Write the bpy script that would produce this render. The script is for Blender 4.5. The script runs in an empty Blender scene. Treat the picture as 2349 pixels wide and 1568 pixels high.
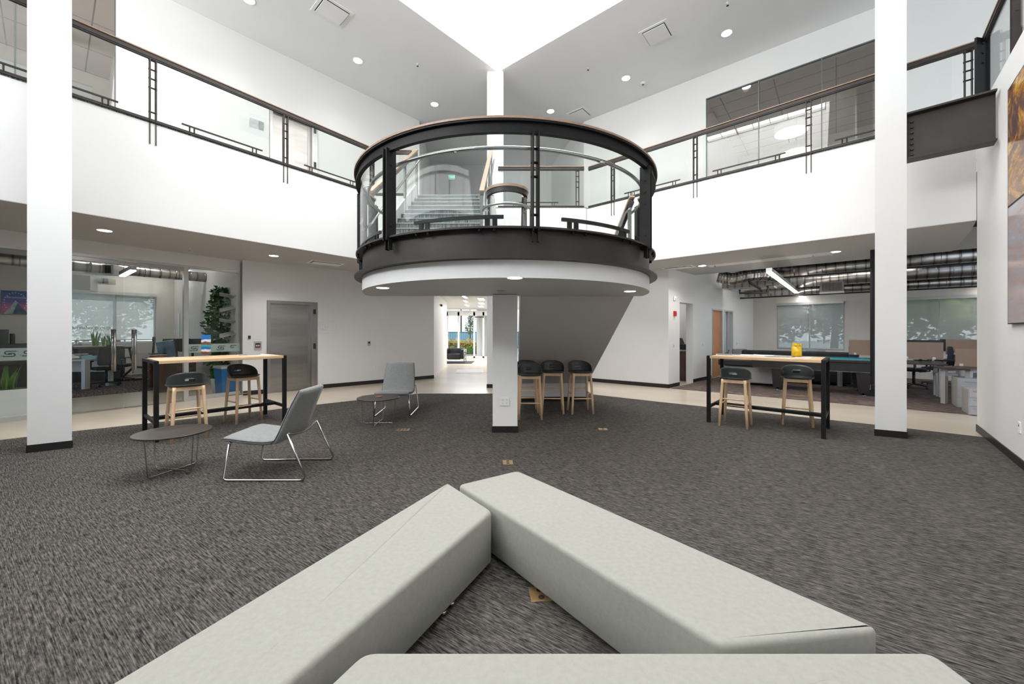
import bpy, math, random
from mathutils import Vector, Matrix, noise
random.seed(7)
PI = math.pi
SC = bpy.context.scene
COL = SC.collection
F, HOR, CX, CAMZ = 890.0, 760.0, 1174.5, 1.46

def at(px, py, z=0.0):
    """ground position of a measured point of the photograph that lies at height z"""
    y = F * (CAMZ - z) / (py - HOR)
    return ((px - CX) / F * y, y)

# ---------------------------------------------------------------- materials
MATS = {}
def nt(name):
    m = bpy.data.materials.new(name); m.use_nodes = True
    t = m.node_tree; t.nodes.clear()
    o = t.nodes.new('ShaderNodeOutputMaterial')
    MATS[name] = m
    return m, t, o
def pb(t, col, rough=.5, metal=0., **k):
    b = t.nodes.new('ShaderNodeBsdfPrincipled')
    if col is not None: b.inputs['Base Color'].default_value = (*col, 1)
    b.inputs['Roughness'].default_value = rough
    b.inputs['Metallic'].default_value = metal
    for a, v in k.items(): b.inputs[a].default_value = v
    return b
def noise_tex(t, scale, detail=3, vec=None, rough=.5):
    n = t.nodes.new('ShaderNodeTexNoise'); n.inputs['Scale'].default_value = scale
    n.inputs['Detail'].default_value = detail; n.inputs['Roughness'].default_value = rough
    if vec is not None: t.links.new(vec, n.inputs['Vector'])
    return n
def ramp(t, fac, stops):
    r = t.nodes.new('ShaderNodeValToRGB'); e = r.color_ramp.elements
    while len(e) < len(stops): e.new(.5)
    for el, (p, c) in zip(e, stops):
        el.position = p; el.color = (*c, 1)
    t.links.new(fac, r.inputs['Fac'])
    return r
def position(t, rot=0., scale=(1, 1, 1)):
    g = t.nodes.new('ShaderNodeNewGeometry')
    a = t.nodes.new('ShaderNodeMapping'); a.inputs['Rotation'].default_value = (0, 0, rot)
    t.links.new(g.outputs['Position'], a.inputs['Vector'])
    b = t.nodes.new('ShaderNodeMapping'); b.inputs['Scale'].default_value = scale
    t.links.new(a.outputs['Vector'], b.inputs['Vector'])
    return b.outputs['Vector']
def objcoord(t, scale=(1, 1, 1)):
    g = t.nodes.new('ShaderNodeTexCoord')
    b = t.nodes.new('ShaderNodeMapping'); b.inputs['Scale'].default_value = scale
    t.links.new(g.outputs['Object'], b.inputs['Vector'])
    return b.outputs['Vector']
def simple(name, col, rough=.5, metal=0., var=.06, nscale=6, bump=0., bscale=80, **k):
    m, t, o = nt(name)
    b = pb(t, col, rough, metal, **k)
    v = objcoord(t)
    n = noise_tex(t, nscale, 4, v)
    lo = tuple(c * (1 - var) for c in col); hi = tuple(min(1, c * (1 + var)) for c in col)
    r = ramp(t, n.outputs['Fac'], [(.3, lo), (.7, hi)])
    t.links.new(r.outputs['Color'], b.inputs['Base Color'])
    if bump:
        nb = noise_tex(t, bscale, 3, v)
        bm = t.nodes.new('ShaderNodeBump'); bm.inputs['Strength'].default_value = bump
        bm.inputs['Distance'].default_value = .004
        t.links.new(nb.outputs['Fac'], bm.inputs['Height']); t.links.new(bm.outputs['Normal'], b.inputs['Normal'])
    t.links.new(b.outputs['BSDF'], o.inputs['Surface'])
    return m
def emit(name, col, s):
    m, t, o = nt(name)
    e = t.nodes.new('ShaderNodeEmission'); e.inputs['Color'].default_value = (*col, 1); e.inputs['Strength'].default_value = s
    t.links.new(e.outputs[0], o.inputs['Surface']); return m
def glass(name, tint, ior=1.45, extra=0.):
    m, t, o = nt(name)
    tr = t.nodes.new('ShaderNodeBsdfTransparent'); tr.inputs['Color'].default_value = (*tint, 1)
    gl = t.nodes.new('ShaderNodeBsdfGlossy'); gl.inputs['Roughness'].default_value = .0
    fr = t.nodes.new('ShaderNodeFresnel'); ge = t.nodes.new('ShaderNodeNewGeometry')
    io = t.nodes.new('ShaderNodeMapRange'); io.inputs['To Min'].default_value = ior; io.inputs['To Max'].default_value = 1 / ior
    t.links.new(ge.outputs['Backfacing'], io.inputs['Value']); t.links.new(io.outputs['Result'], fr.inputs['IOR'])
    ad = t.nodes.new('ShaderNodeMath'); ad.operation = 'ADD'; ad.inputs[1].default_value = extra; ad.use_clamp = True
    t.links.new(fr.outputs[0], ad.inputs[0])
    mx = t.nodes.new('ShaderNodeMixShader')
    t.links.new(ad.outputs[0], mx.inputs[0]); t.links.new(tr.outputs[0], mx.inputs[1]); t.links.new(gl.outputs[0], mx.inputs[2])
    t.links.new(mx.outputs[0], o.inputs['Surface']); return m

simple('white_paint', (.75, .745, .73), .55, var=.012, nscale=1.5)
simple('soffit_paint', (.56, .535, .52), .6, var=.012, nscale=1.5)  # darker copy of the white paint: shade under the slab put into colour
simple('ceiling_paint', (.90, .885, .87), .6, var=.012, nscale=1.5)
simple('bright_wall', (.84, .84, .83), .55, var=.01)
simple('charcoal_paint', (.07, .07, .072), .7, var=.05)
simple('stair_paint', (.68, .65, .63), .6, var=.012, nscale=1.5)
simple('beige_paint', (.66, .62, .57), .6, var=.02)
simple('black_steel', (.012, .0115, .011), .5, 0, var=.2, **{'Specular IOR Level': .2})
simple('bronze_steel', (.038, .032, .028), .45, .15, var=.22, nscale=3, **{'Specular IOR Level': .3})
simple('grey_post', (.16, .17, .16), .4, .4, var=.1)
simple('black_base', (.012, .011, .010), .4, var=.1)
simple('chrome', (.50, .49, .475), .16, 1., var=.03)
simple('satin_steel', (.40, .39, .38), .28, 1., var=.05)
simple('aluminium', (.55, .55, .54), .4, .7, var=.03)
simple('black_plastic', (.022, .025, .026), .42, var=.15)
simple('seat_plastic', (.045, .052, .052), .38, var=.12)
simple('dark_fabric', (.03, .032, .035), .8, var=.2)
simple('blue_fabric', (.015, .05, .12), .7, var=.2)
simple('leather_black', (.012, .013, .016), .3, var=.2)
simple('white_plastic', (.78, .78, .77), .35, var=.02)
simple('red_plastic', (.5, .015, .02), .4, var=.05)
simple('blue_bin', (.01, .13, .36), .4, var=.05)
simple('brass', (.62, .42, .2), .35, .8, var=.15, nscale=30)
simple('laminate_dark', (.06, .042, .038), .35, var=.1)
simple('laminate_black', (.022, .02, .02), .35, var=.1)
simple('partition_brown', (.36, .25, .19), .8, var=.05)
simple('desk_grey', (.42, .41, .40), .4, var=.03)
simple('walnut', (.10, .055, .035), .45, var=.3, nscale=3)
simple('door_orange', (.60, .27, .11), .45, var=.12, nscale=2)
simple('cloth_teal', (.03, .30, .33), .8, var=.05)
simple('paper', (.75, .75, .76), .6, var=.12, nscale=14)
simple('paper_dark', (.18, .19, .22), .5, var=.5, nscale=18)
simple('duct_dark', (.03, .03, .03), .6, var=.2)
simple('deck_dark', (.03, .033, .032), .8, var=.3, nscale=2)
simple('leaf_dark', (.025, .11, .02), .45, var=.5, nscale=5)
simple('leaf_light', (.12, .28, .05), .45, var=.4, nscale=5)
simple('leaf_yellow', (.80, .52, .04), .6, var=.3, nscale=8)
simple('leaf_lime', (.42, .50, .10), .7, var=.5, nscale=1)
simple('nosing_grey', (.30, .32, .31), .6)
simple('leaf_tree', (.16, .24, .12), .7, var=.4, nscale=2)
simple('bark', (.12, .08, .05), .8, var=.3)
simple('snake_edge', (.45, .5, .10), .45, var=.1)
simple('fence_iron', (.02, .02, .02), .5)
simple('teal_wall', (.42, .70, .72), .7, var=.04)
simple('ground_outside', (.35, .37, .30), .9, var=.2, nscale=1)
simple('skirt_grey', (.50, .50, .49), .5, var=.02)
simple('orange_glow', (.85, .60, .03), .3, var=.15, nscale=20)
simple('cork', (.30, .10, .06), .6)
simple('logo_dark', (.05, .06, .06), .5)
simple('frost', (.62, .70, .68), .6, var=.02)
simple('text_grey', (.10, .13, .14), .5)
simple('star_white', (.75, .80, .85), .5)
simple('mount_light', (.42, .52, .52), .6, var=.4, nscale=16)
simple('mount_dark', (.06, .13, .22), .6, var=.4, nscale=16)
simple('books_mix', (.35, .22, .16), .6, var=.6, nscale=16)
simple('screen_blue', (.16, .30, .42), .3, var=.3)
glass('glass_clear', (.98, .99, .985), 1.35)
glass('glass_rail', (.972, .988, .98), 1.17)
glass('glass_office', (.95, .97, .96), 1.38)
glass('glass_upper', (.93, .92, .90), 1.5, .10)
glass('acrylic', (.985, .99, .99), 1.15)
glass('jar_glass', (.95, .93, .80), 1.3)
emit('lamp_white', (1, .97, .93), 14)
emit('lamp_linear', (1, .97, .93), 13)
emit('lamp_pendant', (1, .93, .82), 3)
emit('skylight_panel', (.99, .99, 1), 6.6)
emit('exit_green', (.10, .85, .45), 1.1)
emit('lamp_corridor', (1, .98, .96), 9)

def mk_carpet(name, rot, lo, hi, tile, stretch=(9, 210), tilevar=.3, stops=(.36, .66)):
    m, t, o = nt(name)
    b = pb(t, None, .95)
    b.inputs['Specular IOR Level'].default_value = .15
    v = position(t, rot, (stretch[0], stretch[1], 1))
    n1 = noise_tex(t, 1., 2, v, .6)
    v2 = position(t, rot, (stretch[0] * 3, stretch[1] * .45, 1))
    n2 = noise_tex(t, 1., 3, v2, .6)
    mx = t.nodes.new('ShaderNodeMath'); mx.operation = 'MULTIPLY_ADD'; mx.inputs[1].default_value = .45
    t.links.new(n2.outputs['Fac'], mx.inputs[0])
    m2 = t.nodes.new('ShaderNodeMath'); m2.operation = 'MULTIPLY'; m2.inputs[1].default_value = .55
    t.links.new(n1.outputs['Fac'], m2.inputs[0]); t.links.new(m2.outputs[0], mx.inputs[2])
    # tiles
    v3 = position(t, rot, (1, 1, 1))
    br = t.nodes.new('ShaderNodeTexBrick'); br.inputs['Scale'].default_value = 1.
    br.inputs['Brick Width'].default_value = tile[0]; br.inputs['Row Height'].default_value = tile[1]
    br.inputs['Mortar Size'].default_value = .0015; br.inputs['Color1'].default_value = (.43, .43, .43, 1)
    br.inputs['Color2'].default_value = (.57, .57, .57, 1); br.inputs['Mortar'].default_value = (.38, .38, .38, 1)
    t.links.new(v3, br.inputs['Vector'])
    a = t.nodes.new('ShaderNodeMath'); a.operation = 'MULTIPLY_ADD'; a.inputs[1].default_value = tilevar
    t.links.new(br.outputs['Color'], a.inputs[0]); t.links.new(mx.outputs[0], a.inputs[2])
    s = t.nodes.new('ShaderNodeMath'); s.operation = 'SUBTRACT'; s.inputs[1].default_value = tilevar * .5
    t.links.new(a.outputs[0], s.inputs[0])
    mid = tuple((x + y) * .38 for x, y in zip(lo, hi))
    r = ramp(t, s.outputs[0], [(stops[0], lo), (.5, mid), (stops[1], hi)])
    t.links.new(r.outputs['Color'], b.inputs['Base Color'])
    bm = t.nodes.new('ShaderNodeBump'); bm.inputs['Strength'].default_value = .5; bm.inputs['Distance'].default_value = .004
    t.links.new(mx.outputs[0], bm.inputs['Height']); t.links.new(bm.outputs['Normal'], b.inputs['Normal'])
    t.links.new(b.outputs['BSDF'], o.inputs['Surface'])
ST = math.atan2(.56, -.83)
mk_carpet('carpet_main', -ST, (.012, .011, .0105), (.165, .150, .135), (.5, 1.0), (7, 185), .10, (.39, .64))
mk_carpet('carpet_office', -math.atan2(-.66, .74), (.05, .035, .032), (.26, .20, .18), (1., .5), (2.5, 40), .2, (.38, .62))
mk_carpet('carpet_stair', 0, (.035, .04, .038), (.32, .35, .33), (5., 5.), (160, 12), .0, (.38, .62))

def mk_concrete():
    m, t, o = nt('concrete')
    b = pb(t, None, .22)
    v = position(t, .6, (.5, 1.1, .1)); n = noise_tex(t, .8, 2, v, .5)
    r = ramp(t, n.outputs['Fac'], [(.25, (.49, .415, .33)), (.52, (.55, .475, .385)), (.75, (.60, .525, .44))])
    t.links.new(r.outputs['Color'], b.inputs['Base Color'])
    n2 = noise_tex(t, 5, 4, v)
    r2 = ramp(t, n2.outputs['Fac'], [(.3, (.22, .22, .22)), (.7, (.32, .32, .32))])
    b.inputs['Roughness'].default_value = .27
    t.links.new(b.outputs['BSDF'], o.inputs['Surface'])
mk_concrete()

def mk_fabric(name, c, var=.06, scale=300):
    m, t, o = nt(name)
    b = pb(t, None, .9); b.inputs['Specular IOR Level'].default_value = .2
    b.inputs['Sheen Weight'].default_value = .15
    v = objcoord(t, (1, 1, 1)); n = noise_tex(t, scale, 2, v, .7)
    n3 = noise_tex(t, 40, 3, v)
    ad = t.nodes.new('ShaderNodeMath'); ad.operation = 'MULTIPLY_ADD'; ad.inputs[1].default_value = .5
    t.links.new(n.outputs['Fac'], ad.inputs[0])
    h = t.nodes.new('ShaderNodeMath'); h.operation = 'MULTIPLY'; h.inputs[1].default_value = .5
    t.links.new(n3.outputs['Fac'], h.inputs[0]); t.links.new(h.outputs[0], ad.inputs[2])
    lo = tuple(x * (1 - var) for x in c); hi = tuple(min(1, x * (1 + var)) for x in c)
    r = ramp(t, ad.outputs[0], [(.38, lo), (.62, hi)])
    t.links.new(r.outputs['Color'], b.inputs['Base Color'])
    bm = t.nodes.new('ShaderNodeBump'); bm.inputs['Strength'].default_value = .25; bm.inputs['Distance'].default_value = .002
    t.links.new(n.outputs['Fac'], bm.inputs['Height']); t.links.new(bm.outputs['Normal'], b.inputs['Normal'])
    t.links.new(b.outputs['BSDF'], o.inputs['Surface'])
mk_fabric('bench_fabric', (.32, .32, .285))
mk_fabric('chair_fabric', (.24, .245, .245), .12)

def mk_wood(name, lo, hi, rough=.42, sc=(3, 40, 40)):
    m, t, o = nt(name)
    b = pb(t, None, rough)
    v = objcoord(t, sc); n = noise_tex(t, 1.2, 5, v, .6)
    r = ramp(t, n.outputs['Fac'], [(.3, lo), (.7, hi)])
    t.links.new(r.outputs['Color'], b.inputs['Base Color'])
    t.links.new(b.outputs['BSDF'], o.inputs['Surface'])
mk_wood('wood_top', (.60, .39, .21), (.76, .54, .32))
mk_wood('wood_leg', (.66, .43, .24), (.78, .56, .35), .45, (40, 40, 3))
mk_wood('wood_rail', (.27, .17, .11), (.38, .25, .17), .35)
mk_wood('dark_top', (.03, .022, .02), (.055, .042, .038), .33)

def mk_blind(name, col, tr):
    m, t, o = nt(name)
    d = t.nodes.new('ShaderNodeBsdfDiffuse'); d.inputs['Color'].default_value = (*col, 1)
    l = t.nodes.new('ShaderNodeBsdfTranslucent'); l.inputs['Color'].default_value = (*col, 1)
    a = t.nodes.new('ShaderNodeMixShader'); a.inputs[0].default_value = .5
    t.links.new(d.outputs[0], a.inputs[1]); t.links.new(l.outputs[0], a.inputs[2])
    x = t.nodes.new('ShaderNodeBsdfTransparent')
    v = objcoord(t); n = noise_tex(t, 300, 1, v)
    mu = t.nodes.new('ShaderNodeMath'); mu.operation = 'MULTIPLY_ADD'; mu.inputs[1].default_value = .1; mu.inputs[2].default_value = tr - .05
    t.links.new(n.outputs['Fac'], mu.inputs[0])
    mx = t.nodes.new('ShaderNodeMixShader'); t.links.new(mu.outputs[0], mx.inputs[0])
    t.links.new(a.outputs[0], mx.inputs[1]); t.links.new(x.outputs[0], mx.inputs[2])
    t.links.new(mx.outputs[0], o.inputs['Surface'])
mk_blind('blind_screen', (.62, .64, .63), .48)
mk_blind('frosted_film', (.60, .70, .68), .25)
mk_blind('frosted_panel', (.75, .78, .77), .15)

def mk_duct():
    m, t, o = nt('duct_metal')
    b = pb(t, (.46, .44, .41), .33, 1.)
    v = objcoord(t, (1, 1, 1))
    w = t.nodes.new('ShaderNodeTexWave'); w.inputs['Scale'].default_value = 1.6; w.inputs['Distortion'].default_value = 0
    t.links.new(v, w.inputs['Vector'])
    r = ramp(t, w.outputs['Fac'], [(.0, (.22, .20, .19)), (.12, (.50, .47, .44)), (1, (.58, .55, .52))])
    t.links.new(r.outputs['Color'], b.inputs['Base Color'])
    bm = t.nodes.new('ShaderNodeBump'); bm.inputs['Strength'].default_value = .4
    t.links.new(w.outputs['Fac'], bm.inputs['Height']); t.links.new(bm.outputs['Normal'], b.inputs['Normal'])
    t.links.new(b.outputs['BSDF'], o.inputs['Surface'])
mk_duct()
def mk_elev():
    m, t, o = nt('elevator_steel')
    b = pb(t, None, .3, 1.)
    v = objcoord(t, (.15, .15, 1.1)); n = noise_tex(t, 1.7, 4, v, .5)
    r = ramp(t, n.outputs['Fac'], [(.3, (.27, .25, .235)), (.55, (.42, .40, .375)), (.75, (.56, .54, .51))])
    t.links.new(r.outputs['Color'], b.inputs['Base Color'])
    v2 = objcoord(t, (60, 60, 2)); n2 = noise_tex(t, 1, 3, v2)
    v3 = objcoord(t, (1.2, 1.2, 5)); n3 = noise_tex(t, 1, 2, v3)
    bm = t.nodes.new('ShaderNodeBump'); bm.inputs['Strength'].default_value = .25; bm.inputs['Distance'].default_value = .02
    t.links.new(n3.outputs['Fac'], bm.inputs['Height']); t.links.new(bm.outputs['Normal'], b.inputs['Normal'])
    t.links.new(b.outputs['BSDF'], o.inputs['Surface'])
mk_elev()
def mk_art(name, stops, sc, rot, emitless=True):
    m, t, o = nt(name)
    b = pb(t, None, .12)
    v = objcoord(t, sc); n = noise_tex(t, 1.0, 6, v, .65); n.inputs['Distortion'].default_value = 1.4
    r = ramp(t, n.outputs['Fac'], stops)
    t.links.new(r.outputs['Color'], b.inputs['Base Color'])
    t.links.new(b.outputs['BSDF'], o.inputs['Surface'])
mk_art('art_gold', [(.25, (.02, .02, .05)), (.42, (.12, .06, .05)), (.52, (.45, .20, .04)), (.62, (.75, .50, .10)), (.78, (.12, .10, .16))], (1.2, 1.2, 1.8), 0)
mk_art('art_pale', [(.25, (.30, .28, .30)), (.45, (.48, .36, .33)), (.6, (.40, .42, .48)), (.75, (.60, .62, .66))], (1, 1, 4), 0)
def mk_sand():
    m, t, o = nt('sand_art'); b = pb(t, None, .4)
    g = t.nodes.new('ShaderNodeTexCoord'); s = t.nodes.new('ShaderNodeSeparateXYZ'); t.links.new(g.outputs['Generated'], s.inputs[0])
    v = objcoord(t, (14, 14, 6)); n = noise_tex(t, 1, 2, v)
    a = t.nodes.new('ShaderNodeMath'); a.operation = 'MULTIPLY_ADD'; a.inputs[1].default_value = .16; t.links.new(n.outputs['Fac'], a.inputs[0]); t.links.new(s.outputs['Z'], a.inputs[2])
    r = ramp(t, a.outputs[0], [(0, (.10, .05, .04)), (.22, (.55, .50, .48)), (.34, (.01, .12, .45)), (.48, (.02, .30, .28)), (.58, (.16, .07, .05)), (.72, (.62, .66, .70)), (.84, (.02, .16, .50)), (1, (.02, .16, .50))])
    r.color_ramp.interpolation = 'CONSTANT'
    t.links.new(r.outputs['Color'], b.inputs['Base Color']); t.links.new(b.outputs['BSDF'], o.inputs['Surface'])
mk_sand()
mk_art('sand_art_unused', [(.30, (.03, .10, .35)), (.42, (.70, .78, .82)), (.52, (.22, .10, .06)), (.62, (.02, .28, .30)), (.74, (.75, .75, .75))], (2.2, 2.2, 9), 0)
def mk_poster():
    m, t, o = nt('poster_sky')
    b = pb(t, None, .3)
    g = t.nodes.new('ShaderNodeTexCoord'); s = t.nodes.new('ShaderNodeSeparateXYZ')
    t.links.new(g.outputs['Generated'], s.inputs[0])
    r = ramp(t, s.outputs['Z'], [(0, (.45, .12, .22)), (.3, (.55, .12, .32)), (.55, (.10, .08, .38)), (1, (.01, .08, .32))])
    t.links.new(r.outputs['Color'], b.inputs['Base Color']); t.links.new(b.outputs['BSDF'], o.inputs['Surface'])
mk_poster()
def mk_tiles():
    m, t, o = nt('ceiling_tiles')
    b = pb(t, None, .8)
    v = position(t, -math.atan2(-.641, .767))
    br = t.nodes.new('ShaderNodeTexBrick'); br.offset = 0; br.inputs['Scale'].default_value = 1
    br.inputs['Brick Width'].default_value = 1.2; br.inputs['Row Height'].default_value = .6
    br.inputs['Mortar Size'].default_value = .012
    br.inputs['Color1'].default_value = (.74, .62, .55, 1); br.inputs['Color2'].default_value = (.72, .60, .53, 1)
    br.inputs['Mortar'].default_value = (.12, .09, .08, 1)
    t.links.new(v, br.inputs['Vector']); t.links.new(br.outputs['Color'], b.inputs['Base Color'])
    t.links.new(b.outputs['BSDF'], o.inputs['Surface'])
mk_tiles()

# ---------------------------------------------------------------- mesh builder
class MB:
    def __init__(s): s.v = []; s.f = []; s.sm = []
    def add(s, vs, fs, smooth=False):
        o = len(s.v); s.v += [tuple(v) for v in vs]
        for f in fs: s.f.append([i + o for i in f]); s.sm.append(smooth)
        return s
    def box(s, c, d, rz=0., M=None):
        x, y, z = [k / 2 for k in d]
        P = [(-x, -y, -z), (x, -y, -z), (x, y, -z), (-x, y, -z), (-x, -y, z), (x, -y, z), (x, y, z), (-x, y, z)]
        R = M if M is not None else Matrix.Rotation(rz, 3, 'Z')
        P = [R @ Vector(p) + Vector(c) for p in P]
        return s.add(P, [(0, 3, 2, 1), (4, 5, 6, 7), (0, 1, 5, 4), (1, 2, 6, 5), (2, 3, 7, 6), (3, 0, 4, 7)])
    def bar(s, a, b, w, h, ext=0.):
        """box beam from a to b: w sideways (horizontal), h in the other direction"""
        a = Vector(a); b = Vector(b); d = b - a; L = d.length; d.normalize()
        up = Vector((0, 0, 1)) if abs(d.z) < .99 else Vector((1, 0, 0))
        sd = up.cross(d).normalized(); u = d.cross(sd)
        M = Matrix((d, sd, u)).transposed()
        return s.box((a + b) / 2, (L + 2 * ext, w, h), M=M)
    def prism(s, poly, z0, z1):
        n = len(poly)
        ar = sum(poly[i][0] * poly[(i + 1) % n][1] - poly[(i + 1) % n][0] * poly[i][1] for i in range(n))
        if ar < 0: poly = poly[::-1]
        vs = [(p[0], p[1], z0) for p in poly] + [(p[0], p[1], z1) for p in poly]
        fs = [list(range(n))[::-1], list(range(n, 2 * n))] + [(i, (i + 1) % n, (i + 1) % n + n, i + n) for i in range(n)]
        return s.add(vs, fs)
    def extr(s, pts, axis, a0, a1):
        """closed profile of 2D points extruded along x ('x': pts are y,z) or y ('y': pts are x,z)"""
        n = len(pts); f = (lambda p, a: (a, p[0], p[1])) if axis == 'x' else (lambda p, a: (p[0], a, p[1]))
        vs = [f(p, a0) for p in pts] + [f(p, a1) for p in pts]
        fs = [list(range(n)), list(range(n, 2 * n))[::-1]] + [(i + n, (i + 1) % n + n, (i + 1) % n, i) for i in range(n)]
        return s.add(vs, fs)
    def tube(s, path, r, n=10, closed=False, smooth=True):
        P = [Vector(p) for p in path]; m = len(P)
        rr = r if isinstance(r, (list, tuple)) else [r] * m
        T = []
        for i in range(m):
            a = P[(i - 1) % m] if (closed or i > 0) else P[i]; b = P[(i + 1) % m] if (closed or i < m - 1) else P[i]
            T.append((b - a).normalized())
        u = T[0].orthogonal().normalized(); vs = []
        for i in range(m):
            if i: u = (u - T[i] * u.dot(T[i])).normalized()
            w = T[i].cross(u)
            for k in range(n):
                a = 2 * PI * k / n; vs.append(P[i] + (u * math.cos(a) + w * math.sin(a)) * rr[i])
        fs = []
        for i in range(m if closed else m - 1):
            j = (i + 1) % m
            for k in range(n): fs.append((i * n + k, i * n + (k + 1) % n, j * n + (k + 1) % n, j * n + k))
        s.add(vs, fs, smooth)
        if not closed:
            o = len(s.v) - m * n
            s.f.append([o + k for k in range(n)][::-1]); s.sm.append(False)
            s.f.append([o + (m - 1) * n + k for k in range(n)]); s.sm.append(False)
        return s
    def cyl(s, a, b, r, r2=None, n=14): return s.tube([a, b], [r, r if r2 is None else r2], n)
    def lathe(s, prof, c=(0, 0), n=24, smooth=True):
        vs = []; fs = []; m = len(prof)
        for (r, z) in prof:
            for k in range(n): vs.append((c[0] + r * math.cos(2 * PI * k / n), c[1] + r * math.sin(2 * PI * k / n), z))
        for i in range(m - 1):
            for k in range(n): fs.append((i * n + k, i * n + (k + 1) % n, (i + 1) * n + (k + 1) % n, (i + 1) * n + k))
        s.add(vs, fs, smooth); o = len(s.v) - m * n
        s.f.append([o + k for k in range(n)][::-1]); s.sm.append(False)
        s.f.append([o + (m - 1) * n + k for k in range(n)]); s.sm.append(False)
        return s
    def arc(s, c, r0, r1, z0, z1, a0, a1, n=48, smooth=True):
        """curved bar of rectangular section; angles in degrees measured from the viewer's side (-Y)"""
        vs = []; fs = []
        for i in range(n + 1):
            a = math.radians(a0 + (a1 - a0) * i / n); sx, sy = math.sin(a), -math.cos(a)
            for r, z in ((r0, z0), (r1, z0), (r1, z1), (r0, z1)): vs.append((c[0] + r * sx, c[1] + r * sy, z))
        # unshared rows keep the four edges crisp
        for k in range(4):
            q = (k + 1) % 4
            o = []
            for i in range(n + 1): o += [vs[i * 4 + k], vs[i * 4 + q]]
            s.add(o, [(2 * i + 1, 2 * i, 2 * i + 2, 2 * i + 3) for i in range(n)], smooth)
        s.add(vs[:4], [(0, 1, 2, 3)]); s.add(vs[-4:], [(3, 2, 1, 0)])
        return s
    def ball(s, c, r, n=10, m=6, sq=(1, 1, 1)):
        prof = []; vs = []; fs = []
        for i in range(m + 1):
            t = PI * i / m
            for k in range(n):
                p = 2 * PI * k / n
                vs.append((c[0] + sq[0] * r * math.sin(t) * math.cos(p), c[1] + sq[1] * r * math.sin(t) * math.sin(p), c[2] - sq[2] * r * math.cos(t)))
        for i in range(m):
            for k in range(n): fs.append((i * n + k, i * n + (k + 1) % n, (i + 1) * n + (k + 1) % n, (i + 1) * n + k))
        return s.add(vs, fs, True)
    def wall(s, p0, p1, z0, z1, t, holes=()):
        """wall from p0 to p1, thickness t to the left of its direction; holes = (s0, s1, z0, z1)"""
        p0 = Vector(p0); p1 = Vector(p1); d = p1 - p0; L = d.length; d.normalize(); nn = Vector((-d.y, d.x))
        xs = sorted({0., L, *[min(max(h[0], 0), L) for h in holes], *[min(max(h[1], 0), L) for h in holes]})
        for a, b in zip(xs, xs[1:]):
            zs = [(z0, z1)]
            for h in holes:
                if h[0] < (a + b) / 2 < h[1]:
                    nz = []
                    for (u, v) in zs:
                        if h[2] > u: nz.append((u, min(v, h[2])))
                        if h[3] < v: nz.append((max(u, h[3]), v))
                    zs = [q for q in nz if q[1] - q[0] > 1e-4]
            for (u, v) in zs:
                A = p0 + d * a; B = p0 + d * b
                s.prism([A, B, B + nn * t, A + nn * t], u, v)
        return s
    def build(s, name, mat, parent=None, world=True, bevel=0., seg=2, subsurf=0, origin=None):
        me = bpy.data.meshes.new(name)
        vs = [Vector(v) for v in s.v]
        loc = Vector((0, 0, 0))
        if parent is not None:
            if world:
                inv = WM[parent.name].inverted(); vs = [inv @ v for v in vs]
        elif origin is not None: loc = Vector(origin)
        else:
            xs = [v.x for v in vs]; ys = [v.y for v in vs]; zs = [v.z for v in vs]
            loc = Vector(((min(xs) + max(xs)) / 2, (min(ys) + max(ys)) / 2, min(zs)))
        if parent is None: vs = [v - loc for v in vs]
        me.from_pydata([tuple(v) for v in vs], [], s.f)
        me.polygons.foreach_set('use_smooth', s.sm)
        me.update()
        ob = bpy.data.objects.new(name, me); COL.objects.link(ob)
        me.materials.append(MATS[mat])
        ob.location = loc
        if parent is not None: ob.parent = parent
        WM[ob.name] = (WM[parent.name] if parent is not None else Matrix.Translation(loc))
        if bevel:
            b = ob.modifiers.new('bevel', 'BEVEL'); b.width = bevel; b.segments = seg; b.limit_method = 'ANGLE'
        if subsurf:
            b = ob.modifiers.new('sub', 'SUBSURF'); b.levels = subsurf; b.render_levels = subsurf
        return ob
WM = {}
def tag(o, label=None, cat=None, group=None, kind=None):
    if label: o['label'] = label
    if cat: o['category'] = cat
    if group: o['group'] = group
    if kind: o['kind'] = kind
    return o
def thing(name, loc, rz, label, cat, group=None):
    o = bpy.data.objects.new(name, None); COL.objects.link(o)
    o.location = loc; o.rotation_euler = (0, 0, rz); o.empty_display_size = .1
    WM[o.name] = Matrix.Translation(Vector(loc)) @ Matrix.Rotation(rz, 4, 'Z')
    return tag(o, label, cat, group)
def solo(mb, name, mat, label, cat, group=None, **k):
    return tag(mb.build(name, mat, **k), label, cat, group)
def struct(mb, name, mat, parent=None, **k):
    o = mb.build(name, mat, parent, **k)
    if parent is None: o['kind'] = 'structure'
    return o
def kids(o): return [c for c in COL.objects if c.parent == o]
def dup(root, loc, rz, label=None, group=None):
    def rec(o, par):
        c = o.copy(); COL.objects.link(c)
        if par is not None: c.parent = par
        for ch in KID.get(o.name, ()): rec(ch, c)
        return c
    if root.name not in KID:
        for o in list(COL.objects):
            if o.parent is not None: KID.setdefault(o.parent.name, [])
        for o in list(COL.objects):
            if o.parent is not None and o not in KID[o.parent.name]: KID[o.parent.name].append(o)
    c = rec(root, None)
    c.location = loc; c.rotation_euler = (0, 0, rz)
    if label: c['label'] = label
    if group: c['group'] = group
    WM[c.name] = Matrix.Translation(Vector(loc)) @ Matrix.Rotation(rz, 4, 'Z')
    return c
KID = {}
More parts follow.
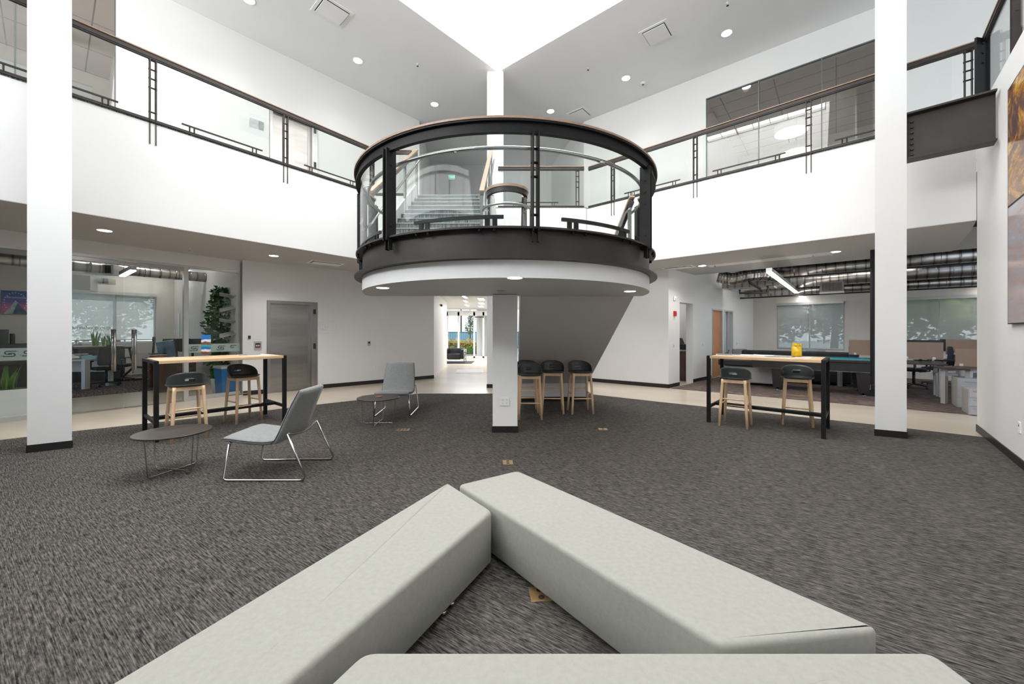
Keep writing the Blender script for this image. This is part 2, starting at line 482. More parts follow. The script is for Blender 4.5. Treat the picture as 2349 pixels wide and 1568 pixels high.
def text(name, body, size, M, mat, parent, depth=.002, shear=0., world=True):
    cu = bpy.data.curves.new(name, 'FONT'); cu.body = body; cu.size = size; cu.extrude = depth; cu.shear = shear
    cu.align_x = 'CENTER'; cu.align_y = 'CENTER'
    ob = bpy.data.objects.new(name, cu); COL.objects.link(ob)
    dg = bpy.context.evaluated_depsgraph_get()
    me = bpy.data.meshes.new_from_object(ob.evaluated_get(dg))
    bpy.data.objects.remove(ob)
    me.transform((WM[parent.name].inverted() @ M) if (parent is not None and world) else M)
    o = bpy.data.objects.new(name, me); COL.objects.link(o); me.materials.clear(); me.materials.append(MATS[mat])
    o.parent = parent
    return o
def facing(pos, normal):
    """matrix placing flat lettering at pos so that it reads from the side the normal points to"""
    n = Vector(normal).normalized(); up = Vector((0, 0, 1)); x = up.cross(n).normalized()
    M = Matrix((x, up, n)).transposed().to_4x4(); M.translation = Vector(pos); return M

# ---------------------------------------------------------------- plan of the building
LD = Vector((.594, .804)); L0 = Vector((-5.98, 5.30))          # left balcony line
RD = Vector((-.7435, .6687)); R0 = Vector((6.0, 6.43))         # right balcony line
def Lp(t): return L0 + LD * t
def Rp(u): return R0 + RD * u
WD = Vector((-.665, -.747)); W0 = Vector((6.82, 5.69))         # right wall, towards the viewer
Z1, Z2, Z3, ZC = 3.09, 4.66, 5.72, 8.2
G0 = Vector((-8.17, 6.19)); GD = Vector((.569, .822))          # office glass line
def Gp(t): return G0 + GD * t
GE = Vector((-6.14, 8.85)); CE = Vector((-2.44, 12.12))        # lift wall from GE to CE
UL0 = Vector((-6.43, 8.48)); ULD = Vector((.66, .7513))        # upper left wall
UR0 = Vector((3.54, 11.45)); URD = Vector((.767, -.641))       # upper right wall
SO = Vector((8.11, 8.71)); SD = Vector((-.7435, .6687))        # back edge of the low right ceiling
OW0 = Vector((4.03, 9.99)); OWD = Vector((.7207, .6928))       # side wall of the right office
BW0 = Vector((9.45, 15.2)); BWD = Vector((.678, -.735))        # window wall of the right office
def lin(p, d, t): return p + d * t
# ---------------------------------------------------------------- floors
m = MB(); m.prism([(-18, -5), (22, -5), (22, 24), (-18, 24)], -.2, 0); struct(m, 'floor', 'concrete')
carp = [(-6.86, 5.2), (-6.4, 5.65), (-4.88, 6.85), (-3.25, 8.25), (-2.16, 9.09), (1.75, 9.09), (1.95, 8.9), (2.96, 8.09), (5.65, 6.07), (6.49, 5.34),
        (6.8, 5.66), (-2.3, -4.5), (-11.5, 3.4)]
m = MB(); m.prism(carp, 0, .008); struct(m, 'floor', 'carpet_main')
a = Vector((4.6, 10.52))
m = MB(); m.prism([(4.07, 9.94), (7.04, 7.56), (7.4, 7.28), (8.08, 6.75), (9.3, 5.75), (16.2, 7.9), (9.45, 15.2)], 0, .009); struct(m, 'floor', 'carpet_office')
m = MB(); m.prism([(-11.6, 5.6), (-9.7, 8.5), (-8.7, 10.0), (-8.3, 10.45), (-12.2, 15.4), (-17.5, 8)], 0, .009); struct(m, 'floor', 'carpet_office')

# ---------------------------------------------------------------- low ceilings and balcony slab
SB = Vector((8.94, 7.88))
soff = [Lp(-11), Lp(4.73), Vector((-.42, 9.1)), Vector((-.42, 10.0)), Vector((1.9, 10.0)), Rp(5.45), Rp(-1.10),
        Vector((7.5, 6.35)), SB, lin(SO, SD, 4.5), Vector((3.9, 12.5)), Vector((3.0, 15.0)), Vector((-2.9, 16.5)), CE, GE, Gp(3.2), Gp(-11)]
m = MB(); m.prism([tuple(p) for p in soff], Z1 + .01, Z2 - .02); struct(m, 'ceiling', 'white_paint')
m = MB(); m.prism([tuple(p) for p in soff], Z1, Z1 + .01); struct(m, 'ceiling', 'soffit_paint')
m = MB(); m.prism([tuple(p) for p in soff], Z2 - .02, Z2); struct(m, 'floor', 'carpet_stair')
# upper ceiling round the skylight shaft
C = Vector((-.36, 10.08)); LL = Vector((-.663, -.748)); RR = Vector((.767, -.641)); SL = 6.6
c1 = C + LL * SL; c2 = C + RR * SL; c3 = c1 + RR * SL
m = MB()
big = [(-16, -6), (20, -6), (20, 22), (-16, 22)]
m.prism([tuple(C), tuple(c1), (-16, float(c1.y)), (-16, 22), (float(C.x), 22)], ZC, ZC + .2)
m.prism([tuple(C), (float(C.x), 22), (20, 22), (20, float(c2.y)), tuple(c2)], ZC, ZC + .2)
m.prism([tuple(c1), (-16, float(c1.y)), (-16, -6), (float(c3.x), -6), tuple(c3)], ZC, ZC + .2)
m.prism([tuple(c2), tuple(c3), (float(c3.x), -6), (20, -6), (20, float(c2.y))], ZC, ZC + .2)
struct(m, 'ceiling', 'ceiling_paint')
ZS = 11.0
m = MB()
for p, q in ((C, c1), (c1, c3), (c3, c2), (c2, C)):
    m.wall(tuple(p), tuple(q), ZC + .2, ZS, -.15)
struct(m, 'wall_skylight', 'bright_wall')
sk = thing('skylight', (c3.x, c3.y, ZS), 0, 'large square skylight of white panes in dark bars high over the atrium', 'skylight')
m = MB(); m.prism([tuple(C), tuple(c1), tuple(c3), tuple(c2)], ZS + .06, ZS + .1); m.build('pane', 'skylight_panel', sk)
m = MB()
for i in range(11):
    k = SL * i / 10; w = .07 if i % 5 == 0 else .025
    m.bar((*(C + LL * k), ZS), (*(C + LL * k + RR * SL), ZS), w, w * 1.6)
    m.bar((*(C + RR * k), ZS), (*(C + RR * k + LL * SL), ZS), w, w * 1.6)
m.build('glazing_bar', 'satin_steel', sk)

# ---------------------------------------------------------------- ground floor walls
H0 = 3.09
# lift wall with the lift opening
LW = (CE - GE); LWl = LW.length; LWd = LW.normalized(); LWn = Vector((-LWd.y, LWd.x))
def Ew(s): return GE + LWd * s
def s_at(px, p0, d):
    k = (px - CX) / F; return (k * p0.y - p0.x) / (d.x - k * d.y)
e0, e1 = s_at(612, GE, LWd), s_at(728.5, GE, LWd)
m = MB(); m.wall(tuple(GE), tuple(CE), 0, H0, .25, [(e0, e1, 0, 2.2)]); struct(m, 'wall_left', 'white_paint')
m = MB()
for a, b in ((0, e0), (e1 + .02, LWl)):
    m.wall(tuple(Ew(a)), tuple(Ew(b)), 0, .1, -.012)
struct(m, 'baseboard_left', 'black_base')
# corridor beyond
m = MB(); m.wall(tuple(CE + LWd * 0 ), (-2.80, 16.4), 0, 3.0, .25); struct(m, 'wall_corridor', 'bright_wall')
m = MB(); m.wall((-2.80, 16.4), (-6.5, 16.6), 0, 3.0, -.2); struct(m, 'wall_lobby_left', 'bright_wall')
m = MB(); m.wall((1.0, 12.6), (.6, 21.8), 0, 3.0, -.2); struct(m, 'wall_lobby_right', 'bright_wall')
m = MB(); m.prism([(-6.5, 16.5), (-2.9, 16.5), (-2.45, 12.1), (1.2, 12.6), (3.2, 14.9), (3.0, 22.2), (-6.5, 22.2)], 2.72, 2.85); struct(m, 'ceiling', 'white_paint')
# low wall right of the stairs and its return
WA = Vector((.55, 12.75)); WB = Vector((4.03, 9.99))
m = MB(); m.wall(tuple(WA), tuple(WB), 0, H0, .2); struct(m, 'wall_back', 'white_paint')
m = MB(); m.wall(tuple(WA), tuple(WB), 0, .1, -.012); m.wall(tuple(WB), tuple(OW0 + OWD * .66), 0, .1, -.012); struct(m, 'baseboard_back', 'black_base')
# side wall of the right office, with the copy-room opening and a door opening
so = [(s_at(a, OW0, OWD), s_at(b, OW0, OWD)) for a, b in ((1559, 1590), (1633, 1657), (1661, 1681))]
m = MB(); m.wall(tuple(OW0), tuple(BW0), 0, 4.5, .2, [(so[0][0], so[0][1], 0, 2.25), (so[1][0], so[1][1], 0, 2.18), (so[2][0], so[2][1], 0, 2.18)])
struct(m, 'wall_office_side', 'white_paint')
m = MB()
for a, b in ((so[0][1], so[1][0] - .06), (so[2][1] + .06, 7.5)):
    m.wall(tuple(lin(OW0, OWD, a)), tuple(lin(OW0, OWD, b)), 0, .1, -.012)
struct(m, 'baseboard_office', 'black_base')
# copy room behind the opening
m = MB(); m.wall((4.3, 13.6), (7.2, 13.2), 0, 2.8, .1); struct(m, 'wall_copy_room', 'bright_wall')
# window wall of the right office
sw = [s_at(1782, BW0, BWD), s_at(1938, BW0, BWD)]
sv = [s_at(2040, BW0, BWD), s_at(2330, BW0, BWD)]
m = MB(); m.wall(tuple(BW0), tuple(lin(BW0, BWD, 11)), 0, 4.5, .2, [(sw[0], sw[1], .8, 2.48), (sv[0], sv[1], .85, 2.48)])
struct(m, 'wall_office_back', 'beige_paint')
m = MB(); m.prism([(4.4, 10.5), tuple(SO + SD * -3.5 + Vector((.2, .2))), (17.5, 7), (10, 17)], 4.45, 4.6); struct(m, 'ceiling', 'deck_dark')
# downstand between the lobby ceiling and the office deck
# (the slab itself forms it; the office side of the slab is plaster)
# right wall
m = MB(); m.wall(tuple(W0), tuple(W0 + WD * 14), 0, Z2 - .02, .3); struct(m, 'wall_right', 'white_paint')
m = MB(); m.wall(tuple(W0), tuple(W0 + WD * 14), 0, .1, -.012); struct(m, 'baseboard_right', 'black_base')
# walls behind the viewer
m = MB(); p = W0 + WD * 14; q = p + Vector((-.7435, .6687)) * 12.5
m.wall(tuple(p), tuple(q), 4.2, ZC, .3, [(1.0, 10.5, 4.5, 7.9)]); struct(m, 'wall_front', 'white_paint')  # unseen window opening, invented for the added fill light
m = MB(); m.wall(tuple(p), tuple(q), 0, 4.2, .3); struct(m, 'wall_front', 'charcoal_paint')  # unseen lower part made dark to cut bounce onto viewer-facing sides
FP, FQ = p, q
m = MB(); fd_ = (q - p).normalized()
for k in range(7): m.bar((*(p + fd_ * (1 + 9.5 * k / 6)), 4.5), (*(p + fd_ * (1 + 9.5 * k / 6)), 7.9), .08, .08)
for z in (4.54, 6.2, 7.86): m.bar((*(p + fd_), z), (*(p + fd_ * 10.5), z), .08, .08)
struct(m, 'window_7', 'aluminium')  # bars of the invented window behind the viewer
# upper walls
def sUR(px): return s_at(px, UR0, URD)
def sUL(px): return s_at(px, UL0, ULD)
u0, u1 = sUR(1619), sUR(2050)
m = MB(); m.wall(tuple(UR0 - URD * 1.6), tuple(UR0 + URD * 9), Z2, ZC, .2, [(1.6 + u0, 1.6 + u1, Z2 + .12, 7.56)])
struct(m, 'wall_upper_right', 'white_paint')
l1 = sUL(266); ul_end = 5.25
d0, d1 = sUL(618), sUL(729)
m = MB(); m.wall(tuple(UL0 - ULD * 9), tuple(UL0 + ULD * ul_end), Z2, ZC, .2, [(9 + l1 - 4, 9 + l1, Z2 + .12, 7.9), (9 + d0, 9 + d1, Z2, 6.83)])
struct(m, 'wall_upper_left', 'white_paint')
pe = UL0 + ULD * ul_end
m = MB(); m.wall(tuple(pe), (pe.x - .35, 15.9), Z2, ZC, .2); m.wall((-3.6, 15.8), (1.8, 15.8), Z2, ZC, .2)
struct(m, 'wall_upper_back', 'white_paint')
m = MB(); m.wall(tuple(UR0 - URD * 1.6), (1.6, 15.8), Z2, ZC, -.2); struct(m, 'wall_upper_return', 'white_paint')
m = MB(); m.prism([(-3.4, 12.2), (2.6, 12.2), (2.2, 15.8), (-3.6, 15.8)], Z2 - .05, Z2); struct(m, 'floor', 'carpet_stair')
# upper rooms behind the glass
def room(P, D, s0, s1, depth, zc, mt, name):
    n = Vector((-D.y, D.x)); a = P + D * s0; b = P + D * s1
    if n.y < 0: n = -n
    q = [a + n * .22, b + n * .22, b + n * depth, a + n * depth]
    m = MB(); m.prism([tuple(v) for v in q], zc, zc + .05); struct(m, 'ceiling', mt)
    m = MB(); m.prism([tuple(v) for v in q], Z2 - .05, Z2); struct(m, 'floor', 'carpet_office')
    m = MB(); m.wall(tuple(q[3]), tuple(q[2]), Z2, zc, .1, [(.3, (q[2] - q[3]).length - .3, Z2 + .9, zc - .3)]); m.wall(tuple(q[0]), tuple(q[3]), Z2, zc, .1); m.wall(tuple(q[1]), tuple(q[2]), Z2, zc, -.1)  # opening in the unseen far wall added to let outside light in
    struct(m, name, 'beige_paint')
room(UR0, URD, u0 - .1, u1 + .8, 5, 7.75, 'ceiling_tiles', 'wall_meeting_room')
room(UL0, ULD, l1 - 5, l1 + .1, 4, 7.95, 'ceiling_tiles', 'wall_upper_office')

# ---------------------------------------------------------------- windows as setting
def window(n, P, D, s0, s1, z0, z1, mull, gm, fm, fw=.05, off=.02, fd=.06):
    nn = Vector((-D.y, D.x))
    fr = MB()
    A = P + D * s0 + nn * off; B = P + D * s1 + nn * off
    def bx(a, b, za, zb): 
        p = P + D * a + nn * off; q = P + D * b + nn * off
        fr.prism([tuple(p), tuple(q), tuple(q + nn * fd), tuple(p + nn * fd)], za, zb)
    bx(s0, s1, z0, z0 + fw); bx(s0, s1, z1 - fw, z1); bx(s0, s0 + fw, z0 + fw, z1 - fw); bx(s1 - fw, s1, z0 + fw, z1 - fw)
    for q in mull: bx(q - fw / 2, q + fw / 2, z0 + fw, z1 - fw)
    w = struct(fr, 'window_%d' % n, fm)
    g = MB(); p = P + D * (s0 + fw) + nn * (off + fd / 2); q = P + D * (s1 - fw) + nn * (off + fd / 2)
    g.prism([tuple(p), tuple(q), tuple(q + nn * .008), tuple(p + nn * .008)], z0 + fw, z1 - fw)
    g.build('window_pane', gm, w)
    return w
sm_ = s_at(1855, BW0, BWD)
window(1, BW0, BWD, sw[0], sw[1], .8, 2.48, [sm_], 'glass_clear', 'aluminium', off=.08)
window(2, BW0, BWD, sv[0], sv[1], .85, 2.48, [s_at(2154, BW0, BWD), s_at(2250, BW0, BWD)], 'glass_clear', 'aluminium', off=.08)
window(3, UR0, URD, u0, u1, Z2 + .12, 7.56, [sUR(1740), sUR(1885)], 'glass_upper', 'grey_post', fw=.02, off=.01, fd=.05)
window(4, UL0, ULD, l1 - 4, l1, Z2 + .12, 7.9, [sUL(34)], 'glass_upper', 'grey_post', fw=.02, off=.01, fd=.05)

# ---------------------------------------------------------------- left office behind glass
gz = 2.85
g_end = (GE - Gp(0)).length
gt = lambda px: s_at(px, G0, GD)
m = MB(); m.wall(tuple(Gp(-6)), tuple(Gp(g_end)), gz, H0, .15); struct(m, 'wall_office_header', 'white_paint')
# glass front: framed panes and frameless doors
p_post = gt(426); p_end = gt(553); p_meet = gt(285.5); p_left = gt(112)
m = MB()
def gbx(mb, a, b, z0, z1, w=.06, o=0.):
    p, q = Gp(a), Gp(b); n = Vector((-GD.y, GD.x))
    p = p + n * o; q = q + n * o
    mb.prism([tuple(p), tuple(q), tuple(q + n * w), tuple(p + n * w)], z0, z1)
win = struct((gbx(m, -6, g_end, gz - .05, gz), gbx(m, p_post - .03, p_post + .05, 0, gz - .05, .09), gbx(m, p_end - .02, g_end, 0, gz - .05, .09),
              gbx(m, p_post + .05, p_end - .02, 0, .09), gbx(m, -6, p_left, 0, .07), gbx(m, p_left - .03, p_left + .02, .07, gz - .05), m)[-1], 'window_5', 'aluminium')
for a, b in ((p_post + .05, p_end - .02), (-6, p_left - .03)):
    g = MB(); gbx(g, a, b, .09, gz - .05, .012, .025); g.build('window_pane', 'glass_office', win)
for n_, (a, b) in enumerate(((p_left + .02, p_meet - .006), (p_meet + .006, p_post - .035))):
    g = MB(); gbx(g, a, b, .012, gz - .06, .012, .025); dr = struct(g, 'door_%d' % (n_ + 1), 'glass_office')
    r = MB(); gbx(r, a, b, .005, .03, .03, .015); gbx(r, a, b, gz - .12, gz - .055, .03, .015); r.build('door_rail', 'satin_steel', dr)
    hb = MB(); hx = (p_meet - .14) if n_ == 0 else (p_meet + .14)
    for sgn in (-1, 1):
        n = Vector((-GD.y, GD.x)); q = Gp(hx) + n * (.03 + sgn * .10)
        hb.cyl((q.x, q.y, .72), (q.x, q.y, 1.50), .018)
    for z in (.85, 1.35):
        q1 = Gp(hx) + n * (-.07); q2 = Gp(hx) + n * .13
        hb.cyl((q1.x, q1.y, z), (q2.x, q2.y, z), .009)
    hb.build('pull_handle', 'satin_steel', dr)
# frosted strip with curl marks
fb = thing('frosted_band', (*Gp(p_post), 1.01), 0, 'frosted strip with dark curl logos across the office glass beside the post', 'window film')
g = MB(); gbx(g, p_post + .05, p_end - .02, 1.01, 1.19, .002, .020); g.build('film', 'frosted_film', fb)
fb2 = thing('frosted_band', (*Gp(-.3), 1.01), 0, 'frosted strip with dark curl logo on glass left of the leftmost column', 'window film')
g = MB(); gbx(g, -6, p_left - .03, 1.01, 1.19, .002, .020); g.build('film', 'frosted_film', fb2)
def curl(t, z, s, par, half=False):
    n = Vector((-GD.y, GD.x)); o = Gp(t) + n * .016
    def P(u, v): q = o + GD * u * s; return (q.x, q.y, z + v * s)
    k = .5; pts = []
    up = [(.75, .42)] + [(-.25 + .30 * math.cos(a), .12 + .30 * math.sin(a)) for a in [PI / 2 + PI * i / 10 for i in range(11)]] + [(.1, -.18)]
    seg = [P(.75, .42), *[P(-.25 + .30 * math.cos(PI / 2 + PI * i / 10), .14 + .28 * math.sin(PI / 2 + PI * i / 10)) for i in range(11)], P(.25, -.14)]
    seg2 = [P(-.75, -.56), *[P(.35 + .30 * math.cos(-PI / 2 + PI * i / 10), -.28 + .28 * math.sin(-PI / 2 + PI * i / 10)) for i in range(11)], P(-.15, 0)]
    mb = MB()
    for sg in ([seg] if half else [seg, seg2]):
        for a, b in zip(sg, sg[1:]):
            mb.bar(a, b, .003, .16 * s, ext=.02 * s)
    if not half:
        for i in range(3):
            mb.bar(P(.62 + .16 * i, .34), P(.72 + .16 * i, .50), .003, .06 * s); mb.bar(P(-.72 - .16 * i, -.50), P(-.62 - .16 * i, -.36), .003, .06 * s)
    mb.build('logo_mark', 'logo_dark', par)
curl(gt(446), 1.10, .085, fb); curl(gt(507), 1.10, .085, fb); curl(gt(535), 1.11, .085, fb, True); curl(gt(22), 1.105, .085, fb2); curl(gt(66), 1.105, .085, fb2)
# company lettering on the door
n = Vector((-GD.y, GD.x)); q = Gp(gt(204)) + n * .015
lt = thing('door_lettering', (q.x, q.y, 1.43), 0, 'faint grey company name lettering on the left glass door leaf', 'lettering')
Lw = gt(258) - gt(158)
q = Gp(gt(209)) + n * .015
text('letters', 'omnifexgroup', Lw / 6.1, facing((q.x, q.y, 1.53), (-n.x, -n.y, 0)), 'text_grey', lt, .001)
# office shell
OBd = Vector((.594, .804)); OB0 = Vector((-13.6, 12.0))
w0, w1 = s_at(120, OB0, OBd), s_at(359, OB0, OBd)
m = MB(); m.wall(tuple(OB0 - OBd * 4), tuple(OB0 + OBd * 6), 0, 4.3, .2, [(4 + w0, 4 + w1, 1.08, 2.72)]); struct(m, 'wall_left_office_back', 'beige_paint')
window(6, OB0, OBd, w0, w1, 1.08, 2.72, [s_at(265, OB0, OBd)], 'glass_clear', 'aluminium', off=.08)
SDR = Vector((-.76, .65)); m = MB(); m.wall(tuple(Gp(g_end) + n * .1), tuple(Gp(g_end) + n * .1 + SDR * 8), 0, 4.3, -.15); struct(m, 'wall_left_office_side', 'beige_paint')
pw0 = Gp(0) + n * 2.9
m = MB(); m.wall(tuple(pw0 - GD * 3), tuple(pw0 + GD * 1.02), 0, 4.3, .12); struct(m, 'wall_left_office_screen', 'beige_paint')
m = MB(); m.prism([tuple(Gp(-4) + n * .15), tuple(Gp(g_end) + n * .15), tuple(Gp(g_end) + n * 8), tuple(Gp(-4) + n * 8)], 4.25, 4.4); struct(m, 'ceiling', 'deck_dark')
# elevator, ground floor
def elevator(P, D, a, b, z0, z1, lab, bright):
    mid = P + D * (a + b) / 2; nn = Vector((-D.y, D.x))
    e = thing('elevator', (mid.x, mid.y, z0), 0, lab, 'elevator')
    def q(mb, s0, s1, o0, o1, za, zb):
        A = P + D * s0; B = P + D * s1
        mb.prism([tuple(A + nn * o0), tuple(B + nn * o0), tuple(B + nn * o1), tuple(A + nn * o1)], za, zb)
    f = MB(); q(f, a, a + .07, -.015, .2, z0, z1); q(f, b - .14, b, -.015, .2, z0, z1); q(f, a + .07, b - .14, -.015, .2, z1 - .07, z1); f.build('door_frame', 'satin_steel', e, bevel=.004)
    d = MB(); q(d, a + .07, b - .2, .1, .13, z0 + .012, z1 - .07); d.build('door_panel', 'elevator_steel', e)
    d = MB(); q(d, b - .2, b - .14, .08, .13, z0 + .012, z1 - .07); d.build('door_edge', 'satin_steel', e)
    t = MB(); q(t, a, b, -.01, .2, z0, z0 + .012); t.build('sill', 'satin_steel', e)
    t = MB(); q(t, b - .10, b - .04, -.02, -.012, z0 + 1.02, z0 + 1.16); t.build('indicator', 'black_plastic', e); t = MB(); q(t, b - .10, b - .04, -.02, -.012, z0 + 1.9, z0 + 2.02); t.build('indicator', 'black_plastic', e)
elevator(GE, LWd, e0 + .005, e1 - .005, 0, 2.195, 'stainless steel elevator door on the ground floor left of the map sign', 0)
elevator(UL0, ULD, d0 + .005, d1 - .005, Z2, 6.825, 'stainless steel elevator door on the upper floor seen through the balcony glass', 1)

# office doors of the right side wall
def OWp(s): return lin(OW0, OWD, s)
on = Vector((-OWD.y, OWD.x))
m = MB()
for a, b in (so[1], so[2]):
    for s0, s1, z0, z1 in ((a, a + .05, 0, 2.18), (b - .05, b, 0, 2.18), (a + .05, b - .05, 2.13, 2.18)):
        A, B = OWp(s0), OWp(s1); m.prism([tuple(A - on * .015), tuple(B - on * .015), tuple(B + on * .215), tuple(A + on * .215)], z0, z1)
dr = struct(m, 'door_3', 'aluminium')
A = OWp(so[1][0] + .09); B = OWp(so[1][1] - .05)
m = MB(); m.prism([tuple(A + on * .06), tuple(B + on * .06), tuple(B + on * .1), tuple(A + on * .1)], .01, 2.13); m.build('door_leaf', 'door_orange', dr)
A = OWp(so[2][0] + .05); B = OWp(so[2][1] - .05)
m = MB(); m.prism([tuple(A + on * .06), tuple(B + on * .06), tuple(B + on * .07), tuple(A + on * .07)], .01, 2.13); m.build('side_light', 'glass_clear', dr)
m = MB(); A = OWp(so[2][0] + .5); m.prism([tuple(A - on * -.02), tuple(A + OWD * .06 + on * .02), tuple(A + OWD * .06 + on * .12), tuple(A + on * .12)], 0, 2.13); m.build('mullion', 'aluminium', dr)

# lobby entrance at the end of the corridor
EY = 21.6
def ex(px): return (px - CX) / F * EY
m = MB()
for px in (1024 - 60, 1026, 1052, 1088, 1109):
    m.box((ex(px), EY, 1.27), (.1, .12, 2.54))
m.box((ex(1050), EY, 2.48), (6.2, .12, .28)); m.box((ex(1050), EY, .04), (6.2, .12, .08))
dr = struct(m, 'door_4', 'white_plastic')
m = MB(); m.box((ex(1050), EY, 1.3), (6.1, .01, 2.4)); m.build('door_pane', 'glass_clear', dr)
m = MB(); m.box((ex(1100), EY - .1, 2.26), (.5, .06, .06)); m.build('door_closer', 'black_plastic', dr)
# ---------------------------------------------------------------- railings
def railing(name, a, b, posts, kicks, lab, z=Z2, top=Z3, ends=(0, 0), glz=True):
    """straight glass railing between plan points a and b; posts/kicks in metres from a"""
    a = Vector(a); b = Vector(b); d = (b - a); L = d.length; d.normalize(); n = Vector((-d.y, d.x))
    mid = (a + b) / 2
    r = thing(name, (mid.x, mid.y, z), 0, lab, 'railing', 'glass balcony railings of the upper floor')
    def P(s, zz, o=0.): q = a + d * s + n * o; return (q.x, q.y, zz)
    MB().bar(P(0, top - .012), P(L, top - .012), .07, .018).build('wood_cap', 'wood_rail', r, bevel=.004)
    c = MB(); c.bar(P(0, top - .06), P(L, top - .06), .055, .05); c.bar(P(0, top - .095), P(L, top - .095), .04, .02); c.build('top_channel', 'bronze_steel', r)
    MB().bar(P(0, z + .02), P(L, z + .02), .05, .04).build('bottom_rail', 'bronze_steel', r)
    for s in posts:
        p = MB()
        for o in (-.035, .035):
            p.bar(P(s + o, z - .02), P(s + o, top - .1), .07, .014) if False else p.box(P(s + o, (z + top) / 2 - .06), (.014, .075, top - z - .1), rz=math.atan2(d.y, d.x))
            q = P(s + o, z - .17, 0); p.box(q, (.012, .03, .34), rz=math.atan2(d.y, d.x))
        po = p.build('post', 'bronze_steel', r)
        for zz in (.15, .52, .66, .8, .94):
            MB().cyl(P(s - .05, z + zz), P(s + .05, z + zz), .012, n=8).build('bolt', 'bronze_steel', po)
    for s0, s1 in kicks:
        k = MB(); k.bar(P(s0, z + .12, -.03), P(s1, z + .12, -.03), .02, .022)
        for e in (s0 + .1, s0 + .16, s1 - .1, s1 - .16): k.bar(P(e, z + .03, -.03), P(e, z + .12, -.03), .014, .014)
        k.build('kick_bar', 'bronze_steel', r)
    if glz:
        bays = [0.] + list(posts) + [L]
        for p, q in zip(bays, bays[1:]):
            if q - p > .45:
                i0 = .17 if p > 0 else .05; i1 = .17 if q < L else .05
                g = MB(); A = P(p + i0, 0); B = P(q - i1, 0)
                g.bar((A[0], A[1], (z + .14 + top - .1) / 2), (B[0], B[1], (z + .14 + top - .1) / 2), .012, top - .1 - z - .09)
                g.build('glass_panel', 'glass_rail', r)
    return r
a0 = Lp(-3.0)
railing('balcony_railing', Lp(-3.0), Lp(4.73), [3 - 1.11, 3.8, 5.71, 7.6], [(3 - .75, 3.42), (4.14, 5.30), (6.05, 7.2)], 'long glass and bronze railing along the left upper balcony')
railing('balcony_railing', Rp(5.40), Rp(-1.14), [5.40 - 4.72, 5.40 - 2.796, 5.40 - .864, 6.42], [(1.0, 1.35), (5.4 - 4.4, 5.4 - 3.1), (5.4 - 2.45, 5.4 - 1.2), (5.4 - .5, 5.4 + .35)],
        'long glass and bronze railing along the right upper balcony')
railing('balcony_railing', (-.36, 10.02), (1.86, 10.02), [2.05], [(.3, 1.55)], 'short glass railing facing the viewer behind the round landing')
railing('balcony_railing', W0 + WD * .05 + Vector((.05, -.05)), W0 + WD * 9.5 + Vector((.05, -.05)), [1.45, 3.4, 5.3], [], 'steep glass railing on top of the right wall above the artwork')
railing('balcony_railing', Lp(4.73), (-2.36, 9.12), [], [], 'stub of glass railing joining the left balcony to the stair head')
# corner post right
cp = thing('corner_post', (W0.x - .03, W0.y - .06, Z2), 0, 'wide black steel corner post with bolts where the two right railings meet', 'post')
m = MB(); m.box((W0.x - .06, W0.y - .1, (Z2 + Z3) / 2 - .02), (.20, .025, Z3 - Z2 - .04), rz=.15); m.box((W0.x + .03, W0.y - .06, (Z2 + Z3) / 2 - .02), (.025, .12, Z3 - Z2 - .04), rz=.15); m.build('plate', 'black_steel', cp)
for zz in (.2, .66, .8, .94): MB().cyl((W0.x - .05, W0.y - .112, Z2 + zz), (W0.x - .05, W0.y - .13, Z2 + zz), .014).build('bolt', 'black_steel', cp)
# the steel beam from the right column to the right wall
ba = Vector((5.30, 5.50)); bb = Vector((6.02, 4.83)); bd = (bb - ba).normalized()
bm_ = thing('steel_beam', (ba.x, ba.y, 3.82), 0, 'dark steel I-beam with a row of bolts between right column and wall', 'beam')
m = MB(); m.bar((*ba, 4.12), (*bb, 4.12), .02, .60); m.build('web', 'bronze_steel', bm_)
m = MB(); m.bar((*ba, 4.43), (*bb, 4.43), .2, .025); m.build('flange', 'bronze_steel', bm_)
m = MB(); m.bar((*ba, 3.82), (*bb, 3.82), .2, .025); m.build('flange', 'bronze_steel', bm_)
nn = Vector((bd.y, -bd.x)); nn = nn if nn.y < 0 else -nn
for i in range(7):
    q = ba + bd * .255 + nn * .01; z = 3.88 + i * .075
    MB().cyl((q.x, q.y, z), (q.x + nn.x * .03, q.y + nn.y * .03, z), .018, n=6).build('bolt', 'bronze_steel', bm_)

# ---------------------------------------------------------------- columns
def column(x, y, w, rz, z1, lab, z0=0.):
    c = thing('column', (x, y, z0), rz, lab, 'column')
    MB().box((0, 0, (z1 - z0) / 2), (w, w, z1 - z0)).build('shaft', 'white_paint', c, world=False)
    MB().box((0, 0, .05), (w + .02, w + .02, .1)).build('plinth', 'black_base', c, world=False)
    return c
def column4(pa, pb, dep, z1, lab):
    """column whose near face runs from pa to pb and whose sides run back"""
    pa = Vector(pa); pb = Vector(pb); f = (pb - pa).normalized()
    ra = (pa.normalized() * dep); rb = (pb.normalized() * dep); bk = (ra + rb) / 2
    ctr = (pa + pb + bk) / 2; c = thing('column', (ctr.x, ctr.y, 0), 0, lab, 'column')
    def poly(g):
        a = pa - f * g - bk.normalized() * g; b = pb + f * g - bk.normalized() * g
        return [tuple(a), tuple(b), tuple(b + bk * (1 + 2 * g / dep)), tuple(a + bk * (1 + 2 * g / dep))]
    MB().prism(poly(0), 0, z1).build('shaft', 'white_paint', c); MB().prism(poly(.008), 0, .1).build('plinth', 'black_base', c)
    return c
cl = column4(at(62, 1040), at(165, 1028), .34, ZC, 'tall white square column with black plinth at far left of carpet')
cr = column4(at(2007, 1000), at(2080, 1007), .34, ZC, 'tall white square column with black plinth carrying the steel beam')
